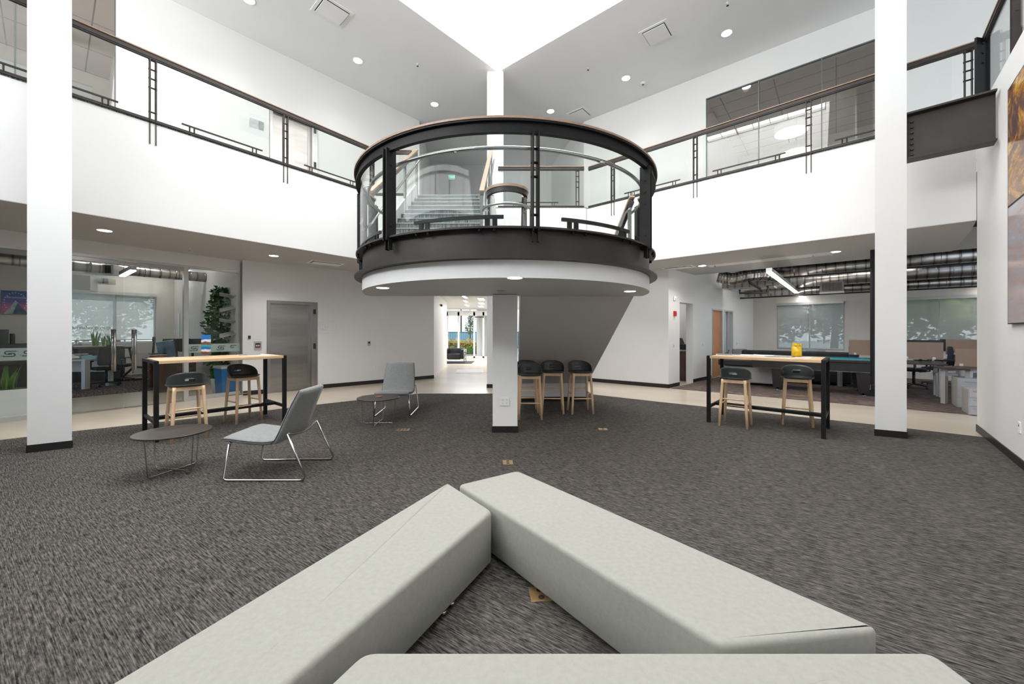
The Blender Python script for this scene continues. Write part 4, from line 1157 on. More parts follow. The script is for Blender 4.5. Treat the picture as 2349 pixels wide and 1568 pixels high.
dup(st0, (-4.37, 6.31, .008), R(-30), 'black and wood bar stool under left bar table on the elevator side')
dup(st0, (3.46, 6.01, .008), R(50), 'left black and light wood bar stool at right bar table, backrest toward viewer')
dup(st0, (4.49, 6.11, .008), R(236), 'right black and light wood bar stool at right bar table, seat facing viewer')
dup(st0, (.30, 6.56, .008), R(-90), 'front bar stool of the cluster beside the short central column')
dup(st0, (.27, 7.10, .008), R(-88), 'bar stool half hidden behind the short column and the front stool')
dup(st0, (.73, 7.02, .008), R(-94), 'bar stool second from the right under the sloping stair underside')
dup(st0, (1.23, 7.00, .008), R(-86), 'rightmost bar stool under the sloping stair underside')

# ---------------------------------------------------------------- bar tables
def bar_table(cx, cy, rz, a, b, lab):
    t = thing('bar_table', (cx, cy, .008), rz, lab, 'table', 'long bar tables'); h = 1.065
    MB().box((0, 0, h - .02), (2 * a - .09, 2 * b, .04)).build('tabletop', 'wood_top', t, world=False, bevel=.003)
    for sx in (1, -1):
        for sy in (1, -1):
            MB().box((sx * (a - .025), sy * (b - .028), h / 2), (.05, .056, h)).build('leg', 'black_steel', t, world=False, bevel=.002)
        MB().box((sx * (a - .025), 0, h - .02), (.05, 2 * b - .11, .04)).build('end_rail', 'black_steel', t, world=False)
        MB().box((sx * (a - .025), 0, .25), (.03, 2 * b - .11, .045)).build('end_stretcher', 'black_steel', t, world=False)
    for o in (-.035, .035):
        MB().box((0, o, .25), (2 * a - .07, .035, .045)).build('foot_rail', 'black_steel', t, world=False)
    return t
tl = bar_table(-4.50, 5.95, R(51), .80, .44, 'long wood-topped black bar table at left, holding the sand art frame')
tr = bar_table(3.955, 6.035, R(-42.3), .745, .42, 'long wood-topped black bar table at right, holding papers and the yellow jar')

# things on the tables
TH = 1.073
x, y = at(472.5, 812, TH) if False else ((472.5 - CX) / F * 5.95, 5.95)
# place the frame on the table: along the viewing ray through the column 472
q = thing('sand_art_frame', (-4.68, 5.935, TH), R(12), 'tall clear acrylic block with blue and brown sand art on the left bar table', 'ornament')
MB().box((0, 0, .19), (.135, .05, .38)).build('case', 'acrylic', q, world=False, bevel=.004); MB().box((0, 0, .185), (.115, .03, .30)).build('sand_picture', 'sand_art', q, world=False)
MB().lathe([(.008, .38), (.012, .40), (.035, .44), (.03, .452)], n=14).build('stopper', 'black_plastic', q, world=False)
tlx, tly = Vector((math.cos(R(51)), math.sin(R(51)))), Vector((-math.sin(R(51)), math.cos(R(51))))
def on_tl(u, v): p = Vector((-4.50, 5.95)) + tlx * u + tly * v; return (p.x, p.y)
def papers(p, rz, w, h, lab, mats=('paper',), z=TH, name='magazine', grp=None):
    o = thing(name, (*p, z), rz, lab, 'magazine' if name == 'magazine' else 'papers', grp)
    for i, mm in enumerate(mats):
        MB().box((.01 * i, .012 * i, .003 + .005 * i), (w, h, .005), rz=.08 * i).build('cover' if i == len(mats) - 1 else 'page_block', mm, o, world=False)
papers(on_tl(.45, .16), .5, .30, .22, 'dark covered magazine on left bar table, the one nearer the frame', ('paper', 'paper_dark'))
papers(on_tl(.56, -.05), .2, .30, .22, 'pale open magazine at the right end of the left bar table', ('paper',))
trx, try_ = Vector((math.cos(R(-42.3)), math.sin(R(-42.3)))), Vector((-math.sin(R(-42.3)), math.cos(R(-42.3))))
def on_tr(u, v): p = Vector((3.955, 6.035)) + trx * u + try_ * v; return (p.x, p.y)
papers(on_tr(-.55, .05), -.5, .34, .24, 'dark magazine at the far left end of the right bar table', ('paper', 'paper_dark'))
papers(on_tr(-.30, .0), -.2, .34, .26, 'pale magazine left of centre on the right bar table', ('paper', 'paper'))
papers(on_tr(-.08, .05), -.9, .30, .24, 'fanned white papers in the middle of the right bar table', ('paper', 'paper', 'paper'))
papers(on_tr(.16, -.05), -.35, .34, .24, 'dark bound booklet right of centre on the right bar table', ('paper', 'paper_dark'))
papers(on_tr(.42, -.04), -.7, .28, .20, 'single white sheet between booklet and yellow jar on right bar table', ('paper',))
p = on_tr(.36, .22); jr = thing('candy_jar', (*p, TH), 0, 'clear jar half full of bright yellow sweets on the right bar table', 'jar')
MB().lathe([(.068, 0), (.07, .004), (.07, .20), (.073, .205)], n=28).build('glass_wall', 'jar_glass', jr, world=False)
MB().lathe([(.064, .006), (.064, .155)], n=28).build('sweets', 'orange_glow', jr, world=False)
rr = random.Random(3); k = MB()
for i in range(46):
    a = rr.random() * 2 * PI; d = .055 * math.sqrt(rr.random()); k.box((d * math.cos(a), d * math.sin(a), .16 + rr.random() * .04), (.02, .012, .02), rz=rr.random() * 3)
k.build('top_sweets', 'orange_glow', jr, world=False)
p = on_tr(-.60, .26); k = thing('desk_toy', (*p, TH), .4, 'small black figurine on the far left corner of right bar table', 'ornament')
MB().lathe([(.03, 0), (.03, .008)], n=14).build('base', 'black_plastic', k, world=False); MB().cyl((0, 0, .005), (.02, 0, .055), .007).ball((.025, 0, .06), .014).cyl((-.01, 0, .03), (-.06, 0, .02), .006).build('figure', 'black_plastic', k, world=False)

# ---------------------------------------------------------------- lounge chairs
def cushion(path, widths, th, N=18, e=5.):
    """padded slab swept along a side profile; returns a mesh and its edge seams"""
    m = MB(); n = len(path); vs = []; seam = [[], []]
    for i, (x, z) in enumerate(path):
        a = Vector(path[max(i - 1, 0)]); b = Vector(path[min(i + 1, n - 1)]); t = (b - a).normalized(); nn = Vector((-t.y, t.x))
        w = widths[i] / 2; k = 1.
        if i in (0, n - 1): k = .45
        elif i in (1, n - 2): k = .85
        for q in range(N):
            an = 2 * PI * q / N; c, s = math.cos(an), math.sin(an)
            r = 1 / ((abs(c) ** e + abs(s) ** e) ** (1 / e))
            dd = r * s * th / 2 * k; ww = r * c * (w - (.012 if i in (0, n - 1) else 0))
            vs.append((x + nn.x * dd, ww, z + nn.y * dd))
        seam[0].append((x - nn.x * th * .12, w + .001, z - nn.y * th * .12)); seam[1].append((x - nn.x * th * .12, -w - .001, z - nn.y * th * .12))
    fs = [(i * N + q, i * N + (q + 1) % N, (i + 1) * N + (q + 1) % N, (i + 1) * N + q) for i in range(n - 1) for q in range(N)]
    m.add(vs, fs, True); m.f.append(list(range(N))[::-1]); m.sm.append(True); m.f.append([(n - 1) * N + q for q in range(N)]); m.sm.append(True)
    return m, seam
def make_chair(loc, rz, lab):
    c = thing('lounge_chair', loc, rz, lab, 'chair', 'grey lounge chairs')
    sp = [(.405, .392), (.395, .398), (.36, .400), (.27, .388), (.15, .372), (.02, .362), (-.06, .368), (-.10, .378), (-.112, .385)]
    m, sm = cushion(sp, [.56, .575, .58, .585, .585, .58, .575, .57, .57], .062); m.build('seat', 'chair_fabric', c, world=False)
    bp_ = [(-.065, .352), (-.085, .362), (-.115, .40), (-.145, .46), (-.185, .56), (-.225, .66), (-.265, .75), (-.30, .825), (-.315, .855), (-.32, .865)]
    m, sm2 = cushion(bp_, [.57, .575, .58, .575, .56, .54, .52, .50, .49, .48], .062); m.build('backrest', 'chair_fabric', c, world=False)
    for ss in (sm, sm2):
        for k in ss: MB().tube(k, .0035, 6).build('seam_piping', 'dark_fabric', c, world=False)
    for z, w, f in ((.76, .26, .0), (.66, .22, 0)):
        x = -.265 + (.75 - z) * .42 + .0325 - .004; MB().box((x, 0, z), (.006, w, .008), M=Matrix.Rotation(-.4, 3, 'Y')).build('stitch_line', 'dark_fabric', c, world=False)
    # side loops
    for s in (1, -1):
        y = .30 * s
        pts = [Vector((.345, y * .92, .355)), Vector((.385, y, .03)), Vector((.365, y, .012)), Vector((.34, y, .010)), Vector((-.34, y * 1.03, .010)), Vector((-.385, y * 1.03, .013)), Vector((-.405, y * 1.03, .045)), Vector((-.225, y * .97, .455))]
        MB().tube(pts, .0105, 12).build('side_frame', 'chrome', c, world=False)
    back = [(-.225, -.291 + .582 * i / 12, .455 - .05 * math.sin(PI * i / 12)) for i in range(13)]
    back = [(x - .012 * math.sin(PI * i / 12), y, z) for i, (x, y, z) in enumerate(back)]
    MB().tube(back, .0095, 10).build('back_bar', 'chrome', c, world=False)
    MB().tube([(.345, -.276, .355), (.345, -.27, .362), (.345, .27, .362), (.345, .276, .355)], .0095, 10).build('front_bar', 'chrome', c, world=False)
    return c
ch = make_chair((-2.42, 4.07, .008), R(181), 'grey upholstered lounge chair with chrome frame nearest viewer, back to the right')
dup(ch, (-2.07, 6.99, .008), R(-86), 'grey upholstered lounge chair with chrome frame farther off, facing the viewer')

# ---------------------------------------------------------------- coffee tables
def coffee(loc, rz, lab, mt):
    t = thing('coffee_table', loc, rz, lab, 'table', 'round wire-legged coffee tables')
    MB().lathe([(.285, .398), (.318, .405), (.322, .412), (.322, .418), (.316, .422)], n=56).build('tabletop', mt, t, world=False)
    for k in range(2):
        a = k * PI / 2
        def P(r, z): return (r * math.cos(a), r * math.sin(a), z)
        pts = [P(.262, .398), P(.262, .38), P(.236, .05), P(.23, .03), P(.215, .018 + .010 * k)]
        pts2 = [(-x, -y, z) for x, y, z in pts][::-1]
        MB().tube(pts + pts2, .0055, 8).build('wire_leg', 'chrome', t, world=False)
        for s in (1, -1):
            q = P(.19 * s, 0); MB().box((q[0], q[1], .007), (.05, .012, .014), rz=a).build('glide', 'satin_steel', t, world=False)
    return t
coffee((-3.51, 4.02, .008), R(77), 'round dark coffee table with wire legs next to near lounge chair', 'dark_top')
coffee((-2.10, 6.10, .008), R(2), 'round brown coffee table with wire legs before the far lounge chair', 'dark_top')
t = thing('coaster', (-2.10, 6.14, .4305), 0, 'small round dark red coaster on the farther coffee table', 'coaster')
MB().lathe([(.05, 0), (.05, .008), (.044, .010)], n=24).build('disc', 'cork', t, world=False)

# ---------------------------------------------------------------- artwork on the right wall
def wallp(u, off=.0): q = W0 + WD * u; n = Vector((WD.y, -WD.x)); n = n if n.x < 0 else -n; return q + n * off, n
def art(u0, u1, z0, z1, mt, lab, om):
    a, n = wallp(u0, .02); b, _ = wallp(u1, .02); mid = (a + b) / 2
    t = thing('wall_art', (mid.x, mid.y, z0), 0, lab, 'artwork')
    m = MB(); m.bar((*a, (z0 + z1) / 2), (*b, (z0 + z1) / 2), .025, z1 - z0); m.build('print', mt, t)
    f = MB()
    a2, _ = wallp(u0 - .01, .015); b2, _ = wallp(u1 + .01, .015)
    f.bar((*a2, z0 - .006), (*b2, z0 - .006), .035, .012); f.bar((*a2, z1 + .006), (*b2, z1 + .006), .035, .012); f.bar((*a2, z0), (*a2, z1), .035, .012) if False else None
    f.box((a2.x, a2.y, (z0 + z1) / 2), (.012, .035, z1 - z0 + .02), rz=math.atan2(WD.y, WD.x) ); f.build('edge_frame', om, t)
uu = s_at(2323, W0, WD)
art(uu, uu + 1.5, 2.88, 4.19, 'art_gold', 'glossy cosmic artwork in gold and violet high on the right wall', 'black_steel')
art(uu, uu + 1.5, 1.555, 2.855, 'art_pale', 'glossy pale pink and grey artwork on right wall below the golden one', 'black_steel')
q, n = wallp(s_at(2340, W0, WD)); t = thing('wall_outlet', (q.x, q.y, zpx(980, q.y)), math.atan2(WD.y, WD.x) + PI, 'white outlet low on the right wall at the picture edge', 'outlet')
MB().box((0, 0, 0), (.075, .02, .12)).build('cover_plate', 'white_plastic', t, world=False, bevel=.002); MB().box((0, 0, .02), (.02, .024, .02)).build('socket_slot', 'black_plastic', t, world=False)
# alarm fittings by the office opening
def on_ow(px, py): 
    s = s_at(px, OW0, OWD); q = OW0 + OWD * s - on * .0; return Vector((q.x, q.y, zpx(py, q.y)))
orz = math.atan2(OWD.y, OWD.x)
q = on_ow(1546.5, 684); t = thing('alarm_strobe', q, orz, 'white round alarm strobe on the wall end above the red pull station', 'alarm')
MB().box((0, -.02, 0), (.12, .04, .13)).build('body', 'white_plastic', t, world=False, bevel=.02); MB().ball((0, -.04, 0), .03).build('lens', 'white_plastic', t, world=False)
q = on_ow(1546.5, 719); t = thing('fire_pull_station', q, orz, 'red fire alarm pull station on the wall end left of the copy room', 'fire alarm')
MB().box((0, -.025, 0), (.10, .05, .13)).build('body', 'red_plastic', t, world=False, bevel=.005); MB().box((0, -.056, 0), (.07, .012, .03)).build('handle', 'red_plastic', t, world=False)
for px, py, lab in ((1545, 793, 'white light switch on the wall end below the red pull station'), (1611.5, 790, 'white light switch between copy room and orange door'), (1690, 788, 'white light switch right of the office side light')):
    q = on_ow(px, py); t = thing('light_switch', q, orz, lab, 'light switch')
    MB().box((0, -.004, 0), (.075, .008, .12)).build('cover_plate', 'white_plastic', t, world=False); MB().box((0, -.01, 0), (.03, .006, .06)).build('rocker', 'desk_grey', t, world=False)
cam2 = thing('security_camera', (-2.62, 13.9, zpx(700, 13.9)), 0, 'small black security camera on the corridor wall', 'camera')
MB().box((.03, 0, .02), (.08, .05, .05)).build('mount', 'white_plastic', cam2, world=False); MB().ball((.09, 0, 0), .045).build('dome', 'black_plastic', cam2, world=False)
# ---------------------------------------------------------------- right office
def spiral_duct(A, B, r, lab, name='spiral_duct'):
    A = Vector(A); B = Vector(B); d = B - A; mid = (A + B) / 2
    t = thing(name, mid, math.atan2(d.y, d.x), lab, 'duct', 'silver spiral ducts'); L = d.length
    m = MB(); m.tube([(-L / 2, 0, 0), (L / 2, 0, 0)], r, 28); m.build('pipe', 'duct_metal', t, world=False)
    k = MB(); n = int(L / .3)
    for i in range(n):
        x = -L / 2 + (i + .5) * L / n; k.tube([(x - .006, 0, 0), (x + .006, 0, 0)], r + .008, 28)
    k.build('seam_rib', 'satin_steel', t, world=False)
    return t
dd = Vector((.7435, -.6687, 0))
def pt(px, py, Y): return Vector(((px - CX) / F * Y, Y, zpx(py, Y)))
p = pt(1990, 606, 9.9); spiral_duct(p - dd * 2.6, p + dd * 4.5, .15, 'upper spiral duct under the right office deck, nearest the viewer')
p = pt(1990, 632, 11.0); spiral_duct(p - dd * 2.2, p + dd * 4.5, .21, 'thick middle spiral duct under the right office deck')
p = pt(1990, 657, 11.6); spiral_duct(p - dd * 3.2, p + dd * 4.5, .14, 'lowest spiral duct running past the grille in right office')
p = pt(1990, 619, 10.3); solo(MB().bar(p - dd * 2.6, p + dd * 4.5, .08, .09), 'steel_joist', 'duct_dark', 'black steel bar between the upper and middle spiral ducts', 'beam')
p = pt(1990, 669, 11.8); solo(MB().bar(p - dd * 4.2, p + dd * 4.5, .06, .05), 'pipe_run', 'duct_dark', 'thin black pipe below the lowest spiral duct', 'pipe')
# flexible duct and box at the left
t = thing('flexible_duct', pt(1690, 638, 11.2), 0, 'crumpled silver flexible duct hanging near the office corner', 'duct')
path = [pt(1648, 634, 11.6), pt(1680, 640, 11.4), pt(1715, 632, 11.2), pt(1750, 628, 11.1), pt(1790, 634, 11.0)]
P = []; 
for i in range(40):
    f = i / 39 * (len(path) - 1); j = min(int(f), len(path) - 2); P.append(path[j].lerp(path[j + 1], f - j))
MB().tube(P, [.17 + .012 * (i % 2) for i in range(40)], 18, smooth=False).build('sleeve', 'duct_metal', t)
p = pt(1725, 652, 11.9); t = thing('air_handler', p, math.atan2(-.6687, .7435), 'grey sheet metal air box under the ducts at the office corner', 'duct box')
MB().box((0, 0, 0), (1.5, .7, .22)).build('box', 'duct_metal', t, world=False, bevel=.01); MB().box((0, 0, -.13), (1.2, .5, .04)).build('panel', 'aluminium', t, world=False)
t = thing('duct_hanger', pt(1728, 650, 11.2), 0, 'black angled steel hanger below the flexible duct', 'bracket')
m = MB(); m.bar(pt(1713, 625, 11.1), pt(1722, 652, 11.1), .08, .04); m.bar(pt(1722, 650, 11.1), pt(1744, 662, 11.1), .08, .04); m.build('arm', 'duct_dark', t)
t = thing('black_pipe', pt(1730, 672, 11.2), 0, 'bent black pipe hanging under the air box in the right office', 'pipe')
MB().tube([pt(1697, 664, 11.2), pt(1697, 672, 11.2), pt(1758, 671, 11.2), pt(1762, 660, 11.2), pt(1760, 655, 11.2)], .03, 10).build('tube', 'duct_dark', t)
p = pt(1908, 658, 10.9); t = thing('air_grille', p, math.atan2(-.6687, .7435), 'square louvred air grille on the lowest duct', 'vent')
MB().box((0, 0, 0), (.52, .2, .28)).build('box', 'satin_steel', t, world=False); k = MB()
for i in range(14): k.box((-.2 + i * .031, -.105, 0), (.012, .02, .22))
k.build('louvre', 'duct_dark', t, world=False); MB().box((0, -.02, -.16), (.54, .22, .04)).build('lower_lip', 'white_plastic', t, world=False)
def linear(A, B, w, lab):
    A = Vector(A); B = Vector(B); d = B - A; L = d.length; u = d.normalized()
    t = thing('linear_light', (A + B) / 2, 0, lab, 'ceiling light')
    m = MB(); m.bar(A + Vector((0, 0, .05)), B + Vector((0, 0, .05)), w, .08); m.build('housing', 'aluminium', t)
    m = MB(); m.bar(A, B, w * .86, .02); m.build('diffuser', 'lamp_linear', t)
    k = MB()
    for q in (A.lerp(B, .15), A.lerp(B, .85)): k.cyl(q + Vector((0, 0, .09)), (q.x, q.y, 4.2), .004, n=6)
    k.build('cable', 'satin_steel', t)
z = 2.72
def ray(px, py, z): 
    Y = F * (z - CAMZ) / (HOR - py); return Vector(((px - CX) / F * Y, Y, z))
linear(ray(1764, 624, z), ray(1848, 687, z), .11, 'long bright linear light slanting across the right office')
linear(ray(2216, 670, z), ray(2330, 640, z), .11, 'short bright linear light at the far right office edge')
# black frame post beside the pool table
solo(MB().box(((2001.5 - CX) / F * 7.75, 7.75, 1.75), (.05, .05, 2.7)), 'frame_post', 'black_steel', 'thin black vertical frame post just left of the right column', 'post')
# blinds
def blind(P, D, s0, s1, z0, z1, lab, mull=None):
    nn = Vector((D.y, -D.x)); nn = nn if nn.y < 0 else -nn
    a = P + D * s0 + nn * .05; b = P + D * s1 + nn * .05; mid = (a + b) / 2
    t = thing('roller_blind', (mid.x, mid.y, z1), 0, lab, 'blind')
    m = MB(); m.bar((*a, z1 + .03), (*b, z1 + .03), .08, .09); m.build('cassette', 'aluminium', t)
    cuts = [s0] + ([mull] if mull else []) + [s1]
    for u, v in zip(cuts, cuts[1:]):
        p = P + D * (u + .015) + nn * .03; q = P + D * (v - .015) + nn * .03
        m = MB(); m.bar((*p, (z0 + z1) / 2), (*q, (z0 + z1) / 2), .003, z1 - z0); sc_ = m.build('screen', 'blind_screen', t)
        m = MB(); m.bar((*p, z0), (*q, z0), .012, .03); m.build('bottom_bar', 'aluminium', sc_)
blind(BW0, BWD, sw[0] + .02, sw[1] - .02, .86, 2.44, 'grey roller blinds over the left window of the right office', sm_)
blind(BW0, BWD, sv[0] + .02, sv[1] - .02, .9, 2.44, 'grey roller blinds over the window seen right of the column', s_at(2154, BW0, BWD))
blind(OB0, OBd, w0 + .02, w1 - .02, 1.18, 2.68, 'grey roller blinds inside the left glass office window', s_at(265, OB0, OBd))
# pool table
pd = Vector((.8, -.6)); pn = Vector((.6, .8)); pL = 2.75; pW = 1.3
pc = Vector((6.56, 9.77)) + pd * (-.47 + pL / 2) + pn * (pW / 2 - .12); prz = math.atan2(pd.y, pd.x)
t = thing('pool_table', (pc.x, pc.y, .009), prz, 'black pool table with teal cloth and chrome trim behind the right bar table', 'pool table')
H = .80
f = MB()
for sy in (-1, 1): f.box((0, sy * (pW / 2 - .07), H - .03), (pL, .14, .06))
for sx in (-1, 1): f.box((sx * (pL / 2 - .07), 0, H - .03), (.14, pW - .28, .06))
f.build('rail', 'laminate_black', t, world=False, bevel=.01)
MB().box((0, 0, H - .03), (pL - .28, pW - .28, .03)).build('cloth_bed', 'cloth_teal', t, world=False)
k = MB()
for sy in (-1, 1): k.box((0, sy * (pW / 2 - .15), H - .002), (pL - .3, .03, .012))
for sx in (-1, 1): k.box((sx * (pL / 2 - .15), 0, H - .002), (.03, pW - .3, .012))
k.build('cushion_strip', 'cloth_teal', t, world=False)
MB().extr([(-pL / 2 + .02, H - .06), (-pL / 2 + .05, H - .26), (pL / 2 - .05, H - .26), (pL / 2 - .02, H - .06)], 'y', -pW / 2 + .03, pW / 2 - .03).build('body', 'laminate_black', t, world=False)
for sy in (-1, 1): MB().box((0, sy * (pW / 2 - .028), H - .265), (pL - .1, .012, .012)).build('chrome_trim', 'chrome', t, world=False)
for sx in (-1, 1):
    for sy in (-1, 1):
        MB().box((sx * (pL / 2 - .02), sy * (pW / 2 - .02), H - .01), (.09, .09, .05)).build('corner_cap', 'chrome', t, world=False, bevel=.01)
        x = sx * .80 if True else 0; y = sy * (pW / 2 - .15)
        m = MB(); m.add([(x - .13, y - .1, H - .26), (x + .13, y - .1, H - .26), (x + .13, y + .1, H - .26), (x - .13, y + .1, H - .26), (x - .09, y - .07, .06), (x + .09, y - .07, .06), (x + .09, y + .07, .06), (x - .09, y + .07, .06)],
                    [(0, 1, 2, 3), (7, 6, 5, 4), (0, 4, 5, 1), (1, 5, 6, 2), (2, 6, 7, 3), (3, 7, 4, 0)]); m.build('leg', 'laminate_black', t, world=False)
        MB().lathe([(.05, 0), (.05, .015), (.02, .02), (.02, .062)], (x, y), 14).build('leveller', 'chrome', t, world=False)
# sweeping pale panel and low seats behind it
def blob(name, c, d, rz, mt, lab, cat, bev=.06):
    t = thing(name, (c[0], c[1], .009), rz, lab, cat); return t
t = blob('lounge_sofa', (8.15, 11.3), 0, prz, '', 'long low black sofa behind the pool table', 'sofa')
MB().box((0, 0, .23), (2.6, .8, .36)).build('seat', 'dark_fabric', t, world=False, bevel=.05); MB().box((0, .36, .62), (2.6, .16, .5)).build('backrest', 'dark_fabric', t, world=False, bevel=.05)
t = blob('air_hockey_table', (6.62, 10.75), 0, prz, '', 'grey curved table base seen under the pool table', 'game table')
MB().extr([(-.25, .06), (.7, .06), (.7, .5), (-.62, .5)], 'y', -.3, .3).build('base', 'desk_grey', t, world=False, bevel=.03); MB().box((.1, 0, .60), (1.7, .8, .16)).build('top', 'laminate_black', t, world=False, bevel=.02)
def small_chair(x, y, rz, lab, mt='chair_fabric'):
    c = thing('guest_chair', (x, y, .009), rz, lab, 'chair')
    MB().box((0, 0, .42), (.5, .5, .1)).build('seat', mt, c, world=False, bevel=.03); MB().box((-.25, 0, .66), (.08, .5, .44)).build('backrest', mt, c, world=False, bevel=.03)
    for sx in (1, -1):
        for sy in (1, -1): MB().cyl((sx * .2, sy * .2, .38), (sx * .25, sy * .24, 0), .015, .01).build('leg', 'walnut', c, world=False)
small_chair(7.55, 12.6, -1.5, 'small grey guest chair against the office side wall')
small_chair(9.3, 11.75, -1.9, 'small grey guest chair below the blind, left of the blue chair')
def task_chair(x, y, rz, lab, mt='dark_fabric', grp=None, z=.009, s=1.):
    c = thing('office_chair', (x, y, z), rz, lab, 'office chair', 'swivel office chairs')
    k = MB()
    for i in range(5):
        a = 2 * PI * i / 5; k.bar((0, 0, .11), (.30 * math.cos(a), .30 * math.sin(a), .075), .04, .03)
    k.build('star_base', 'black_plastic', c, world=False)
    for i in range(5):
        a = 2 * PI * i / 5; k = MB(); X, Y = .30 * math.cos(a), .30 * math.sin(a); k.cyl((X - .02, Y, .03), (X + .02, Y, .03), .03); k.build('caster', 'black_plastic', c, world=False)
    MB().cyl((0, 0, .1), (0, 0, .42), .03).build('gas_lift', 'black_plastic', c, world=False)
    MB().box((0, 0, .47), (.48, .48, .08)).build('seat', mt, c, world=False, bevel=.03)
    m, _ = cushion([(-.22, .56), (-.23, .6), (-.26, .75), (-.27, .9), (-.25, 1.03), (-.24, 1.06)], [.40, .44, .46, .44, .38, .32], .05, 14, 3.); m.build('backrest', mt, c, world=False)
    MB().tube([(-.1, 0, .42), (-.28, 0, .45), (-.31, 0, .7), (-.28, 0, .85)], .018, 8).build('back_stem', 'black_plastic', c, world=False)
    for sy in (1, -1):
        MB().tube([(-.02, sy * .22, .44), (-.02, sy * .29, .46), (-.02, sy * .29, .66)], .014, 8).box((0, sy * .29, .675), (.24, .07, .025)).build('armrest', 'black_plastic', c, world=False)
    return c
task_chair((1932 - CX) / F * 10.6, 10.6, 2.9, 'blue office chair beside the brown partition in the right office', 'blue_fabric')
# workstations
def desk(px0, px1, Y0, Y1, ztop, z0, lab, legs=True):
    A = Vector(((px0 - CX) / F * Y0, Y0)); B = Vector(((px1 - CX) / F * Y1, Y1)); d = (B - A).normalized(); n = Vector((-d.y, d.x)); mid = (A + B) / 2; L = (B - A).length
    t = thing('workstation', (mid.x, mid.y, .009), math.atan2(d.y, d.x), lab, 'desk', 'brown-screened office workstations')
    MB().box((0, .0, (ztop + z0) / 2), (L, .035, ztop - z0)).build('partition_screen', 'partition_brown', t, world=False, bevel=.004)
    MB().box((0, 0, .72), (L + .02, 1.3, .03)).build('desktop', 'laminate_dark', t, world=False)
    for sx in (1, -1):
        MB().box((sx * (L / 2 - .08), -.5, .35), (.07, .09, .70)).build('leg', 'desk_grey', t, world=False); MB().box((sx * (L / 2 - .08), .5, .35), (.07, .09, .70)).build('leg', 'desk_grey', t, world=False)
        MB().box((sx * (L / 2 - .08), 0, .68), (.05, 1.0, .05)).build('cross_rail', 'desk_grey', t, world=False)
    for x in (-L * .3, L * .3): MB().box((x, -.02, z0 + .03), (.05, .04, .05)).build('clamp', 'white_plastic', t, world=False)
    return t, A, B, d
desk(1948, 2030, 10.5, 9.75, 1.23, .83, 'brown-screened workstation visible left of the right column')
desk(2060, 2164, 9.4, 8.9, 1.20, .80, 'brown-screened workstation just right of the right column')
desk(2170, 2290, 10.2, 9.4, 1.25, .85, 'farther brown-screened workstation under the blinds')
desk(2192, 2275, 8.05, 7.55, 1.10, .74, 'nearest brown-screened workstation at the wall edge, with pin holes')
def monitor(x, y, rz, lab, z=.745, w=.55):
    m = thing('monitor', (x, y, z), rz, lab, 'monitor')
    MB().box((0, 0, .34), (w, .03, .33)).build('display', 'black_plastic', m, world=False, bevel=.005); MB().box((0, .03, .14), (.05, .03, .28)).build('stand', 'black_plastic', m, world=False); MB().box((0, .03, .008), (.24, .18, .016)).build('foot', 'black_plastic', m, world=False)
monitor((2112 - CX) / F * 9.6, 9.6, -.7, 'dark monitor top showing over the workstation right of the column', w=.7)
monitor((2190 - CX) / F * 10.5, 10.5, -.7, 'small dark monitor top over the farther workstation')
def pedestal(px, Y, rz, w, h, lab, mt='desk_grey'):
    x = (px - CX) / F * Y; t = thing('pedestal_drawers', (x, Y, .009), rz, lab, 'cabinet')
    MB().box((0, 0, h / 2), (w, .5, h)).build('body', mt, t, world=False, bevel=.005)
    for i in range(3):
        dw = MB().box((0, -.255, h * (i + .5) / 3), (w - .03, .015, h / 3 - .015)).build('drawer', mt, t, world=False); MB().box((0, -.27, h * (i + .5) / 3 + .04), (w * .5, .015, .012)).build('handle', 'satin_steel', dw, world=False)
pedestal(2224, 7.5, -.7, .40, .56, 'light grey drawer pedestal below the nearest workstation')
pedestal(2235, 6.9, -.7, .22, .45, 'dark sided grey cabinet at the wall edge beside the office carpet', 'desk_grey')
x = (2168 - CX) / F * 8.7; t = thing('low_stool', (x, 8.7, .009), -.7, 'light grey square stool standing below the middle workstation', 'stool')
MB().box((0, 0, .5), (.34, .34, .05)).build('seat', 'desk_grey', t, world=False)
for sx in (1, -1):
    for sy in (1, -1): MB().box((sx * .14, sy * .14, .24), (.04, .04, .48)).build('leg', 'desk_grey', t, world=False)
task_chair((2096 - CX) / F * 10.0, 10.0, 2.3, 'black office chair tucked under workstation right of the column')
task_chair((2150 - CX) / F * 10.3, 10.3, 2.0, 'black office chair between the two rear workstations')
linear(Vector((4.9, 12.2, 2.7)), Vector((5.8, 12.7, 2.7)), .14, 'ceiling light inside the copy room')  # lamp added to brighten the room behind the opening
# printer cabinet in the copy room
t = thing('printer_cabinet', (5.30, 11.9, 0), orz, 'dark wood cabinet inside the copy room opening', 'cabinet')
MB().box((0, 0, .44), (1.0, .55, .88)).build('body', 'walnut', t, world=False, bevel=.005); MB().box((0, 0, .895), (1.04, .6, .03)).build('worktop', 'desk_grey', t, world=False)
for i in (-1, 0, 1): MB().box((i * .33, -.28, .45), (.31, .015, .8)).build('door', 'walnut', t, world=False)
t = thing('printer', (5.30, 11.9, .91), orz, 'small black printer on the copy room cabinet', 'printer')
MB().box((0, 0, .08), (.42, .35, .16)).build('body', 'black_plastic', t, world=False, bevel=.01); MB().box((0, .12, .24), (.34, .03, .22), M=Matrix.Rotation(-.4, 3, 'X')).build('paper_tray', 'black_plastic', t, world=False)

# ---------------------------------------------------------------- left office
def office_spot(px, Y): return ((px - CX) / F * Y, Y)
n = Vector((-GD.y, GD.x))
